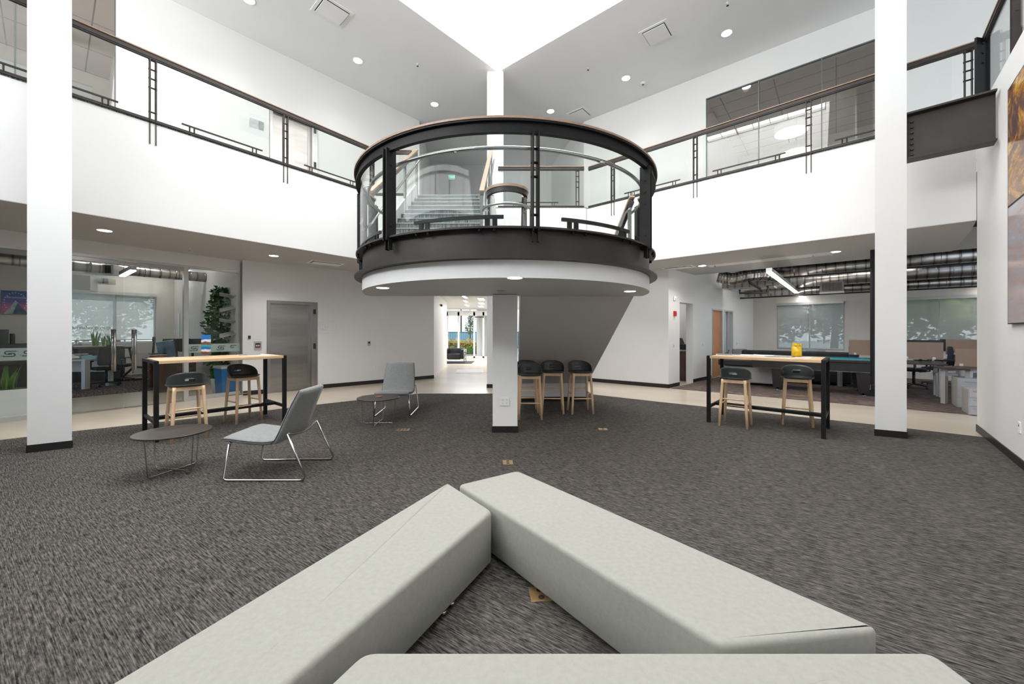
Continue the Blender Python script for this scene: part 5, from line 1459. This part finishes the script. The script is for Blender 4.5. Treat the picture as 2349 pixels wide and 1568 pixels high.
# poster (picture of a mountain under stars)
ps0, ps1 = s_at(2, pw0, GD), s_at(67, pw0, GD)
a = pw0 + GD * ps0 - n * .02; b = pw0 + GD * ps1 - n * .02; mid = (a + b) / 2; Ym = mid.y
z0_, z1_ = zpx(721, Ym), zpx(667, Ym); W_ = (b - a).length; Hh = z1_ - z0_; grz = math.atan2(GD.y, GD.x)
t = thing('wall_poster', (mid.x, mid.y, z0_), grz, 'blue and pink mountain poster with stars and white script, far left office', 'poster')
MB().box((0, -.012, Hh / 2), (W_, .03, Hh)).build('panel', 'poster_sky', t, world=False)
fy = -.029
k = MB(); pts = [(-.42, .02), (-.22, .25), (.0, .60), (.10, .50), (.22, .30), (.46, .02)]; k.add([(x * W_, fy - .002, z * Hh) for x, z in pts] + [(x * W_, fy, z * Hh) for x, z in pts], [list(range(6))[::-1]] + [(i, (i + 1) % 6, (i + 1) % 6 + 6, i + 6) for i in range(6)]); k.build('mountain', 'mount_light', t, world=False)
k = MB(); pts = [(-.1, .02), (.03, .38), (.08, .50), (.22, .30), (.48, .02)]; k.add([(x * W_, fy - .004, z * Hh) for x, z in pts] + [(x * W_, fy - .001, z * Hh) for x, z in pts], [list(range(5))[::-1]] + [(i, (i + 1) % 5, (i + 1) % 5 + 5, i + 5) for i in range(5)]); k.build('mountain_shade', 'mount_dark', t, world=False)
for i in range(17):
    an = R(-35 + 250 * i / 16); x, z = .40 * math.cos(an) * W_, .52 * Hh + .40 * math.sin(an) * Hh
    k = MB(); r1 = .028 * Hh; vs = []
    for q in range(10): rr_2 = r1 if q % 2 == 0 else r1 * .45; vs.append((x + rr_2 * math.sin(q * PI / 5), fy - .003, z + rr_2 * math.cos(q * PI / 5)))
    k.add(vs, [list(range(10))]); k.build('star', 'star_white', t, world=False)
bpy.context.view_layer.update()
text('script', 'Paramount', W_ * .15, Matrix.Translation((0, fy - .006, .72 * Hh)) @ Matrix.Rotation(PI / 2, 4, 'X'), 'star_white', t, .001, .35, world=False)
# counter and planter at far left
def strip(t0, t1, o0, o1, z0, z1, name, mt, lab, cat):
    a = Gp(t0) + n * o0; b = Gp(t1) + n * o0; c = Gp(t1) + n * o1; d = Gp(t0) + n * o1
    return solo(MB().prism([tuple(a), tuple(b), tuple(c), tuple(d)], z0, z1), name, mt, lab, cat)
pl = thing('planter_box', (*(Gp(-.6) + n * .35), 0), grz, 'long white planter box behind the glass at the far left', 'planter')
MB().box((0, 0, .25), (2.2, .36, .5)).build('box', 'white_plastic', pl, world=False, bevel=.005); MB().box((0, 0, .5), (2.1, .3, .01)).build('soil', 'bark', pl, world=False)
def blade_plant(name, loc, lab, cnt, h, spread, rs, grp=None, wd=.035, pot=None, sx=1.):
    rn = random.Random(rs); t = thing(name, loc, 0, lab, 'plant', grp)
    k = MB(); e = MB()
    for i in range(cnt):
        a = rn.random() * 2 * PI; r0 = rn.random() * spread * .5; hh = h * (.6 + .4 * rn.random()); ln = .25 * rn.random() + .05
        bx, by = r0 * math.cos(a) * sx, r0 * math.sin(a); pr = rn.random() * PI
        ux, uy = math.cos(pr), math.sin(pr); pts = []; N = 6
        for j in range(N + 1):
            f = j / N; w = wd * (1 - f ** 2.2) * (.55 + .9 * f * (1 - f) * 2); cx_ = bx + math.cos(a) * ln * f * f * h; cy_ = by + math.sin(a) * ln * f * f * h
            pts.append((cx_, cy_, hh * f, w))
        vs = []; 
        for (x, y, z, w) in pts: vs += [(x - ux * w, y - uy * w, z), (x, y - .006, z), (x + ux * w, y + uy * w, z)]
        fs = []
        for j in range(N): o = j * 3; fs += [(o, o + 1, o + 4, o + 3), (o + 1, o + 2, o + 5, o + 4)]
        k.add(vs, fs, True)
        vs = []
        for (x, y, z, w) in pts: vs += [(x - ux * w * 1.02, y - uy * w * 1.02 - .002, z), (x - ux * w * .78, y - uy * w * .78 - .004, z)]
        e.add(vs, [(2 * j, 2 * j + 1, 2 * j + 3, 2 * j + 2) for j in range(N)], True)
    k.build('leaves', 'leaf_light', t, world=False); e.build('leaf_margin', 'snake_edge', t, world=False)
    return t
for i, (tt, lb) in enumerate(((-.55, 'yellow-edged snake plant at the very left edge of the planter'), (-.25, 'yellow-edged snake plant in the middle of the planter'), (.06, 'yellow-edged snake plant nearest the left column in the planter'))):
    q = Gp(tt) + n * .35; blade_plant('snake_plant', (q.x, q.y, .5), lb, 12, .42, .34, 10 + i, 'snake plants in the white planter')
q = Gp(-.2) + n * 1.5
t = thing('reception_desk', (q.x, q.y, 0), grz, 'white desk behind the planter at the far left', 'desk')
MB().box((0, 0, .95), (2.4, .6, .04)).build('top', 'white_plastic', t, world=False); MB().box((0, .2, .47), (2.3, .04, .93)).build('front_panel', 'desk_grey', t, world=False); MB().box((0, -.2, .6), (2.2, .25, .5)).build('shelf_unit', 'laminate_black', t, world=False)
q = Gp(.0) + n * 2.2; t = thing('credenza', (q.x, q.y, 0), grz, 'long dark grey cabinet below the mountain poster', 'cabinet')
MB().box((-.8, 0, .6), (2.8, .45, 1.2)).build('body', 'logo_dark', t, world=False); MB().box((-.8, 0, 1.21), (2.84, .49, .02)).build('top', 'laminate_black', t, world=False)
q = Gp(.08) + n * 2.15; t = thing('coffee_machine', (q.x, q.y, 1.22), grz, 'dark grey coffee machine on the cabinet below the poster', 'coffee machine')
MB().box((0, 0, .14), (.22, .3, .28)).build('body', 'logo_dark', t, world=False, bevel=.01); MB().cyl((.16, 0, 0), (.16, 0, .2), .035).build('tank', 'black_plastic', t, world=False)
# main left office desks
t = thing('white_desk', (-11.62, 10.05, .009), .12, 'white desk with thick white leg just right of the left column', 'desk')
MB().box((0, 0, .73), (1.7, .8, .035)).build('top', 'white_plastic', t, world=False)
for sx in (-1, 1): MB().box((sx * .8, -.33, .36), (.08, .14, .72)).build('leg', 'white_plastic', t, world=False); MB().box((sx * .8, .33, .36), (.08, .14, .72)).build('leg', 'white_plastic', t, world=False)
MB().box((0, .36, .52), (1.5, .02, .3)).build('modesty_panel', 'white_plastic', t, world=False)
x, y = office_spot(206, 9.95); t = thing('tissue_box', (x, y, .757), .5, 'teal tissue box on the white desk in the left office', 'box')
MB().box((0, 0, .04), (.26, .13, .08)).build('box', 'teal_wall', t, world=False); MB().box((0, 0, .09), (.08, .05, .03)).build('tissue', 'white_plastic', t, world=False)
x, y = office_spot(180, 9.95); t = thing('paper_stack', (x, y, .757), .8, 'stack of papers and box beside the teal tissue box', 'papers')
for i in range(6): MB().box((.01 * (i % 3), 0, .012 + .022 * i), (.28, .21, .018), rz=.1 * (i % 3)).build('sheet_bundle', 'paper' if i % 2 else 'books_mix', t, world=False)
x, y = office_spot(172, 10.2); t = thing('desk_lamp', (x, y, .757), -.2, 'grey desk lamp leaning over the white desk', 'lamp')
MB().lathe([(.09, 0), (.09, .015)], n=18).build('base', 'grey_post', t, world=False); MB().tube([(0, 0, .01), (-.12, 0, .26), (.02, 0, .44)], .008, 8).build('arm', 'grey_post', t, world=False)
MB().lathe([(.03, .46), (.045, .44), (.10, .34), (.095, .34)], (.07, 0), 18).build('shade', 'aluminium', t, world=False)
task_chair(*office_spot(244, 10.35), 2.6, 'black office chair facing the white desk behind the glass doors')
task_chair(*office_spot(278, 11.3), .4, 'black office chair with tall back by the left office window')
x, y = office_spot(224, 11.6); t = thing('grey_cabinet', (x, y, .009), .93, 'charcoal low cabinet behind the chairs in the left office', 'cabinet')
MB().box((0, 0, .5), (1.1, .45, 1.0)).build('body', 'logo_dark', t, world=False); MB().box((0, 0, 1.01), (1.14, .49, .02)).build('top', 'desk_grey', t, world=False)
for i, (px, lb, s_) in enumerate(((217, 'tall blade plant behind the white desk', 4), (238, 'short blade plant left of the door handles', 5), (256, 'leaning blade plant just left of the door handles', 6))):
    x, y = office_spot(px, 11.6); blade_plant('blade_plant', (x, y, 1.03), lb, 9, .55 if i == 0 else .38, .22, s_, 'blade plants on the charcoal cabinet', .025)
# exercise bike like dark machine behind the doors
x, y = office_spot(318, 11.6); t = thing('exercise_bike', (x, y, .009), .6, 'black exercise bike behind the right glass door leaf', 'exercise bike')
MB().lathe([(.03, -.02), (.24, -.015), (.26, 0), (.24, .015), (.03, .02)], n=26).build('flywheel', 'black_plastic', t, world=False)
fl = [c for c in COL.objects if c.name.startswith('flywheel')][0]; fl.rotation_euler = (PI / 2, 0, 0); fl.location = (.38, 0, .34)
MB().tube([(-.4, 0, .05), (-.1, 0, .4), (.38, 0, .34)], .035, 8).tube([(-.1, 0, .4), (-.2, 0, .95)], .028, 8).tube([(.3, 0, .4), (.34, 0, 1.15)], .028, 8).box((-.45, 0, .03), (.08, .5, .05)).box((.5, 0, .03), (.08, .5, .05)).box((0, 0, .03), (1., .08, .04)).build('frame', 'black_plastic', t, world=False)
MB().box((-.22, 0, .98), (.26, .16, .06)).build('saddle', 'black_plastic', t, world=False, bevel=.02); MB().tube([(.34, -.22, 1.2), (.34, 0, 1.12), (.34, .22, 1.2)], .016, 8).box((.34, 0, 1.22), (.04, .22, .14)).build('handlebar', 'black_plastic', t, world=False)
MB().tube([(-.1, -.12, .22), (-.1, -.12, .38), (-.1, .12, .38), (-.1, .12, .54)], .012, 8).build('pedal_crank', 'satin_steel', t, world=False)
# walnut desk with screens
x, y = office_spot(392, 10.1); t = thing('walnut_desk', (x, y, .009), math.atan2(-.65, .76), 'walnut desk with drawers behind the left bar table', 'desk')
MB().box((0, 0, .74), (1.9, .75, .035)).build('top', 'walnut', t, world=False); MB().box((-.65, 0, .38), (.5, .68, .68)).build('drawer_unit', 'walnut', t, world=False)
for i in range(3):
    dw = MB().box((-.65, -.35, .15 + .22 * i), (.46, .02, .2)).build('drawer', 'walnut', t, world=False); MB().box((-.65, -.37, .2 + .22 * i), (.2, .02, .012)).build('handle', 'satin_steel', dw, world=False)
MB().box((.9, 0, .36), (.04, .7, .72)).build('side_panel', 'walnut', t, world=False); MB().box((0, .33, .45), (1.8, .02, .5)).build('modesty_panel', 'walnut', t, world=False)
x, y = office_spot(381, 9.9); t = thing('tilted_screen', (x, y, .767), .3, 'tilted blue screen on a stand on the walnut desk', 'monitor')
MB().box((0, 0, .24), (.34, .02, .44), M=Matrix.Rotation(.35, 3, 'X') @ Matrix.Rotation(.5, 3, 'Z')).build('display', 'screen_blue', t, world=False); MB().box((0, .08, .01), (.3, .2, .02)).build('foot', 'aluminium', t, world=False)
monitor(*office_spot(405, 10.2), .8, 'dark monitor on the walnut desk left of the silver glass post', z=.767)
monitor(*office_spot(442, 10.1), .8, 'dark monitor seen just right of the silver glass post', z=.767)
x, y = office_spot(362, 9.8); t = thing('book_pile', (x, y, .767), .4, 'messy pile of books and papers on the left end of walnut desk', 'books')
for i in range(5): MB().box((.02 * (i % 2), 0, .015 + .03 * i), (.30, .22, .026), rz=.15 * i).build('volume', ('books_mix', 'paper', 'red_plastic', 'paper', 'laminate_dark')[i], t, world=False)
# pinned sheets on side wall
sw_d = SDR; sw_p = Gp(g_end) + n * .1
def on_side(px, z):
    k_ = (px - CX) / F; s_ = (k_ * sw_p.y - sw_p.x) / (sw_d.x - k_ * sw_d.y); q = sw_p + sw_d * s_; return Vector((q.x, q.y, z)), s_
snd = Vector((sw_d.y, -sw_d.x)); snd = snd if snd.y < 0 else -snd
for i, (px, py, w, h, mt) in enumerate(((395, 742, .5, .35, 'paper_dark'), (400, 760, .35, .25, 'paper'), (371, 770, .35, .4, 'books_mix'), (411, 745, .3, .8, 'paper'))):
    q, s_ = on_side(px, 0); q.z = zpx(py, q.y)
    t = thing('pinned_sheet', (q.x + snd.x * .012, q.y + snd.y * .012, q.z), math.atan2(sw_d.y, sw_d.x) + PI, ('dark pinned picture sheet on the left office wall, highest', 'pale pinned sheet overlapping the dark one on office wall', 'brown toned pinned picture nearest the office window', 'long white pinned chart beside the silver glass post')[i], 'poster')
    MB().box((0, 0, 0), (w, .006, h)).build('sheet', mt, t, world=False)
# ficus like climbing column and blue bin
def foliage(mb, c, rad, cnt, sz, rn, flat=.0):
    for i in range(cnt):
        while True:
            p = Vector((rn.uniform(-1, 1), rn.uniform(-1, 1), rn.uniform(-1, 1)))
            if .25 < p.length < 1: break
        q = Vector((c[0] + p.x * rad[0], c[1] + p.y * rad[1], c[2] + p.z * rad[2]))
        u = Vector((rn.uniform(-1, 1), rn.uniform(-1, 1), rn.uniform(-.6, .6))).normalized(); v = u.cross(Vector((rn.uniform(-1, 1), rn.uniform(-1, 1), rn.uniform(-1, 1)))).normalized()
        s = sz * rn.uniform(.6, 1.3)
        mb.add([q - u * s, q + v * s * .5, q + u * s, q - v * s * .5], [(0, 1, 2, 3)])
rn = random.Random(5)
x, y = office_spot(505, 9.45); t = thing('potted_ficus', (x, y, .009), 0, 'tall leafy green plant behind the glass right of the post', 'plant')
k = MB()
for z_, r_ in ((.45, .22), (.75, .3), (1.05, .3), (1.35, .34), (1.62, .36), (1.88, .34), (2.12, .3), (2.35, .2)): foliage(k, (rn.uniform(-.06, .06), 0, z_), (r_, r_, .2), 210, .065, rn)
k.build('foliage', 'leaf_dark', t, world=False); MB().tube([(0, 0, .25), (.02, 0, 1.2), (0, 0, 2.3)], [.03, .022, .01], 8).build('trunk', 'bark', t, world=False)
MB().lathe([(.15, 0), (.19, .3), (.2, .32)], n=24).build('pot', 'white_plastic', t, world=False)
x, y = office_spot(515, 9.0); t = thing('recycling_bin', (x, y + .1, 0), grz, 'blue recycling bin with grey liner behind the glass below the plant', 'bin')
MB().add([(-.17, -.2, 0), (.17, -.2, 0), (.17, .2, 0), (-.17, .2, 0), (-.2, -.24, .62), (.2, -.24, .62), (.2, .24, .62), (-.2, .24, .62)], [(3, 2, 1, 0), (4, 5, 6, 7), (0, 1, 5, 4), (1, 2, 6, 5), (2, 3, 7, 6), (3, 0, 4, 7)]).build('tub', 'blue_bin', t, world=False)
MB().box((0, 0, .635), (.43, .5, .06)).build('liner', 'desk_grey', t, world=False, bevel=.01)
# shelf with paper fans at the right end
q, s_ = on_side(540, 0)
t = thing('wall_rack', (*(Gp(g_end - .22) + n * .55), .9), 0, 'white wall rack of fanned magazines at the right glass end', 'rack')
for i in range(5):
    q = Gp(g_end - .12) + n * (.3); MB().box((q.x - .1, q.y + .12, 1.1 + .3 * i), (.34, .22, .012), M=Matrix.Rotation(.5 if i % 2 else -.35, 3, 'X') @ Matrix.Rotation(.6, 3, 'Z')).build('shelf_leaf', 'desk_grey', t)
MB().box((Gp(g_end - .12).x - .12, Gp(g_end - .12).y + .28, 1.7), (.02, .02, 1.6)).build('rail', 'aluminium', t)
# ceiling services of the left office
gd3 = Vector((.569, .822, 0))
p = pt(215, 612, 9.2); spiral_duct(p - gd3 * 3, p + gd3 * 2.6, .13, 'spiral duct high in the left glass office')
p = pt(238, 619, 8.9); t = thing('air_grille', p, .25, 'slatted air grille under the duct of the left glass office', 'vent')
MB().box((0, 0, 0), (.55, .3, .22)).build('box', 'aluminium', t, world=False); k = MB()
for i in range(15): k.box((-.21 + i * .03, -.155, 0), (.012, .02, .17))
k.build('louvre', 'duct_dark', t, world=False)
p = pt(225, 645, 10.5); t = thing('air_handler', p, .3, 'silver box below the grille in the left glass office', 'duct box'); MB().box((0, 0, 0), (.6, .3, .14)).build('box', 'duct_metal', t, world=False)
p = pt(180, 650, 9.8); t = thing('air_handler', p, .6, 'grey metal box beside the left column in the glass office', 'duct box'); MB().box((0, 0, 0), (.55, .6, .36)).build('box', 'aluminium', t, world=False)
linear(pt(280, 633, 8.4), pt(306, 620, 7.9), .10, 'short bright linear light behind the glass office doors')
p = pt(30, 596, 7.6); spiral_duct(p - gd3 * 2, p + gd3 * 1.2, .11, 'spiral duct above the poster at the far left')
for i, (px, Y, l_) in enumerate(((200, 8.9, 'high linear light over the white desk in the left office'), (330, 9.6, 'high linear light just behind the glass doors'), (420, 10.2, 'high linear light over the walnut desk'))):
    A = pt(px, 600, Y); linear(Vector((A.x, A.y, 3.9)), Vector((A.x, A.y, 3.9)) + gd3 * 1.6, .12, l_)
# extra ceiling lights added to brighten the left office
for i, (px, Y) in enumerate(((330, 11.5), (250, 12.2))):
    A = pt(px, 655, Y); linear(Vector((A.x, A.y, 3.4)), Vector((A.x, A.y, 3.4)) + gd3 * 1.4, .10, ('inner linear light near the left office window wall', 'second inner linear light deeper in left office')[i])
for i, (a_, b_) in enumerate((((5.9, 10.2), (7.5, 8.8)), ((9.0, 11.0), (10.2, 9.9)), ((7.2, 12.4), (8.6, 11.2)))):
    linear(Vector((*a_, 3.5)), Vector((*b_, 3.5)), .12, ('high linear light hidden behind the low right ceiling edge', 'high linear light over the farther workstations', 'high linear light over the sofa')[i])

# pendants in the upper meeting room
for px, py, lab in ((1815, 303, 'white drum pendant lamp in the upper meeting room, higher in view'), (1826, 350, 'white drum pendant lamp in the upper meeting room, lower in view')):
    Y = 11.2 if py < 320 else 12.4; x = (px - CX) / F * Y; z = zpx(py, Y)
    t = thing('pendant_lamp', (x, Y, z), 0, lab, 'pendant lamp')
    MB().lathe([(.40, 0), (.41, .02), (.41, .22)], n=40).build('shade', 'white_plastic', t, world=False); MB().lathe([(.395, -.004), (.395, -.012)], n=40).build('diffuser', 'lamp_pendant', t, world=False)
    MB().cyl((0, 0, .2), (0, 0, 7.74 - z), .006).build('cord', 'black_plastic', t, world=False)

la = bpy.data.lights.new('lobby_light', 'AREA'); la.size = 2.5; la.energy = 130; lo = bpy.data.objects.new('lobby_light', la); COL.objects.link(lo); lo.location = (-1.6, 18.5, 2.6)  # area light without a fitting, added to brighten the corridor
# corridor ceiling light slots and the black leather armchair
for i, (px, Y, w) in enumerate(((1066, 14, .10), (1068, 16, .10), (1071, 18.5, .10), (1104, 15, .22), (1104, 17.2, .22), (1104, 19.4, .22))):
    x = (px - CX) / F * Y; t = thing('corridor_light', (x, Y, 2.72), 0, ('narrow slot light in the corridor ceiling, nearest', 'narrow slot light in the corridor ceiling, middle', 'narrow slot light in corridor ceiling, farthest', 'wide ceiling light beside far column, nearest', 'wide ceiling light beside far column, middle', 'wide ceiling light beside far column, farthest')[i], 'ceiling light')
    MB().box((0, 0, -.008), (w + .04, 1.0, .012)).build('frame', 'white_plastic', t, world=False); MB().box((0, 0, -.016), (w, .96, .006)).build('diffuser', 'lamp_corridor', t, world=False)
Y = 18.2; x = (1048 - CX) / F * Y; t = thing('leather_armchair', (x - .1, Y, 0), PI, 'black leather armchair with chrome rails at the end of the corridor', 'armchair')
MB().box((0, 0, .30), (.62, .62, .26)).build('seat', 'leather_black', t, world=False, bevel=.04)
MB().box((0, -.30, .50), (.8, .16, .34)).build('backrest', 'leather_black', t, world=False, bevel=.04)
for s in (1, -1): MB().box((s * .38, 0, .42), (.15, .62, .44)).build('arm_cushion', 'leather_black', t, world=False, bevel=.04)
for z in (.16, .42, .60): 
    MB().tube([(-.48, .34, z), (-.48, -.40, z), (.48, -.40, z), (.48, .34, z)], .014, 8).build('chrome_rail', 'chrome', t, world=False)
for sx in (1, -1):
    for sy in (.34, -.40): MB().cyl((sx * .48, sy, 0), (sx * .48, sy, .62), .014).build('leg', 'chrome', t, world=False)
k = MB().box((x - .1, Y + .1, .006), (1.7, 1.5, .01)); solo(k, 'lobby_rug', 'duct_dark', 'thin dark rug under the leather armchair', 'rug')
t = thing('floor_mat', ((1078 - CX) / F * 14.3, 14.3, 0), .1, 'faint dark worn mat lying in the corridor', 'mat'); MB().box((0, 0, .004), (1.0, 1.3, .006)).build('pile', 'desk_grey', t, world=False)
outlet(((1005.5 - CX) / F * 14.2 , 14.2, zpx(829, 14.2)), math.atan2(16.4 - 12.12, -2.80 + 2.44) , 'white outlet low on the corridor side wall')

# ---------------------------------------------------------------- outdoors
m = MB(); m.box((0, 42, -.05), (120, 36, .1)); struct(m, 'floor', 'ground_outside')
rn = random.Random(11)
t = thing('yellow_hedge', (-3.6, 25.6, 0), 0, 'golden yellow flowering hedge outside the entrance glass', 'hedge')
k = MB()
for i in range(7): foliage(k, (-3.3 + i * .8, rn.uniform(-.15, .15), .55), (.6, .5, .48), 620, .06, rn)
k.build('foliage', 'leaf_yellow', t, world=False)
k = MB().box((-.9, 0, .35), (5.2, .3, .7)); k.build('stems', 'bark', t, world=False)
t = thing('green_hedge', (-3.6, 24.2, 0), 0, 'low grey green hedge in front of the yellow one', 'hedge')
k = MB()
for i in range(7): foliage(k, (-3 + i * .8, 0, .3), (.55, .35, .28), 260, .06, rn)
k.build('foliage', 'leaf_light', t, world=False)
t = thing('iron_fence', (-3.5, 28.5, 0), 0, 'black iron picket fence behind the hedges', 'fence')
k = MB()
for i in range(60): k.box((-5 + i * .16, 0, .75), (.02, .02, 1.5))
k.build('picket', 'fence_iron', t, world=False); MB().box((-.2, 0, 1.4), (9.6, .03, .04)).box((-.2, 0, .3), (9.6, .03, .04)).build('cross_rail', 'fence_iron', t, world=False)
solo(MB().box((-5, 34, .68), (24, .3, 1.5)), 'boundary_wall', 'teal_wall', 'long pale teal wall far beyond the iron fence', 'wall')
t = thing('utility_pole', (-5.9, 45, 0), 0, 'dark utility pole with cross arm on the horizon', 'pole'); MB().cyl((0, 0, 0), (0, 0, 6.3), .10, .07).build('pole', 'bark', t, world=False); MB().box((0, 0, 5.7), (1.5, .08, .1)).build('cross_arm', 'bark', t, world=False)
t = thing('young_tree', (-2.9, 26.8, 0), 0, 'young green tree right of the yellow hedge', 'tree')
k = MB(); foliage(k, (0, 0, 1.75), (.38, .38, .5), 300, .07, rn); foliage(k, (.08, 0, 2.4), (.28, .28, .5), 240, .07, rn); k.build('foliage', 'leaf_tree', t, world=False); MB().tube([(0, 0, 0), (.02, 0, 1.5), (0, 0, 3.2)], [.05, .04, .015], 8).build('trunk', 'bark', t, world=False)
m = MB(); m.extr([(-2.12, 0), (-1.2, 0), (-1.2, 3.2), (-2.12, 3.2)], 'y', 23.2, 23.4); solo(m, 'canopy_wall', 'bright_wall', 'white angled exterior wall beside the entrance', 'wall')
t = thing('leaning_pier', (-1.62, 22.9, 0), 0, 'grey leaning pier outside in front of the white exterior wall', 'pier')
MB().extr([(-.05, 0), (.12, 0), (.12, 2.8), (-.42, 2.8)], 'y', -.1, .1).build('slab', 'skirt_grey', t, world=False)
def tree(x, y, h, r, lab, mt, cnt=4200, grp=None, sz=.11):
    t = thing('tree', (x, y, 0), 0, lab, 'tree', 'trees outside the office windows')
    k = MB()
    for i in range(5):
        a = rn.random() * 2 * PI; foliage(k, (r * .45 * math.cos(a), r * .45 * math.sin(a), h * (.5 + .12 * i)), (r * .75, r * .75, r * .6), cnt // 5, sz, rn)
    k.build('foliage', mt, t, world=False); MB().tube([(0, 0, -.1), (.1, 0, h * .4), (0, .1, h * .85)], [.16, .12, .05], 8).build('trunk', 'bark', t, world=False)
tree(11.6, 18.2, 3.6, 1.6, 'leafy tree outside, left pane of the right office window', 'leaf_tree')
tree(13.9, 16.8, 3.8, 1.7, 'leafy tree outside, right pane of the right office window', 'leaf_tree')
tree(14.9, 13.2, 3.6, 1.5, 'yellow green tree outside the window right of the column, left pane', 'leaf_lime')
tree(17.2, 12.4, 3.8, 1.9, 'yellow green tree outside the window right of the column, right pane', 'leaf_lime')
tree(-16.6, 16.2, 4.2, 1.9, 'feathery green tree outside the left office window', 'leaf_tree')
tree(-19.5, 15.2, 3.2, 1.8, 'feathery green tree farther left outside the left office window', 'leaf_tree')

# ---------------------------------------------------------------- camera, world, exposure
cam = bpy.data.cameras.new('camera'); co = bpy.data.objects.new('camera', cam); COL.objects.link(co)
co.location = (0, 0, CAMZ); co.rotation_euler = (PI / 2, 0, 0)
cam.sensor_width = 36; cam.sensor_fit = 'HORIZONTAL'; cam.lens = 36 * F / 2349; cam.shift_y = -24 / 2349; cam.clip_start = .05; cam.clip_end = 300
SC.camera = co
w = bpy.data.worlds.new('world'); SC.world = w; w.use_nodes = True
nt_ = w.node_tree; nt_.nodes.clear()
o = nt_.nodes.new('ShaderNodeOutputWorld'); b = nt_.nodes.new('ShaderNodeBackground')
g = nt_.nodes.new('ShaderNodeTexCoord'); s = nt_.nodes.new('ShaderNodeSeparateXYZ'); nt_.links.new(g.outputs['Generated'], s.inputs[0])
r = nt_.nodes.new('ShaderNodeValToRGB'); e = r.color_ramp.elements; e[0].position = 0; e[0].color = (.75, .82, .88, 1); e[1].position = .5; e[1].color = (.25, .48, .85, 1)
nt_.links.new(s.outputs['Z'], r.inputs[0]); nt_.links.new(r.outputs[0], b.inputs[0]); b.inputs[1].default_value = 1.1
nt_.links.new(b.outputs[0], o.inputs[0])
su = bpy.data.lights.new('sun', 'SUN'); su.energy = 3.0; su.angle = .02; su.color = (1, .96, .9)
so_ = bpy.data.objects.new('sun', su); COL.objects.link(so_); so_.rotation_euler = (R(38), R(18), R(200)); so_.location = (0, 0, 30)
SC.view_settings.view_transform = 'Standard'; SC.view_settings.look = 'None'; SC.view_settings.gamma = 1; SC.view_settings.use_curve_mapping = False
for nm, p_, e_, sx_, sy_ in (('window_daylight', (FP + FQ) / 2, 950, 9.2, 3.0),):  # fill light added behind the viewer, tilted up to brighten the ceilings
    la = bpy.data.lights.new(nm, 'AREA'); la.shape = 'RECTANGLE'; la.size = sx_; la.size_y = sy_; la.energy = e_; la.color = (.98, .99, 1)
    lo = bpy.data.objects.new(nm, la); COL.objects.link(lo); dn = (FQ - FP).normalized(); nn = Vector((-dn.y, dn.x)); nn = nn if nn.y < 0 else -nn
    lo.location = (p_.x + nn.x * .6, p_.y + nn.y * .9, 6.1); lo.rotation_euler = (PI / 2 + .75, 0, math.atan2(dn.y, dn.x) + PI)
SC.view_settings.exposure = 0.6
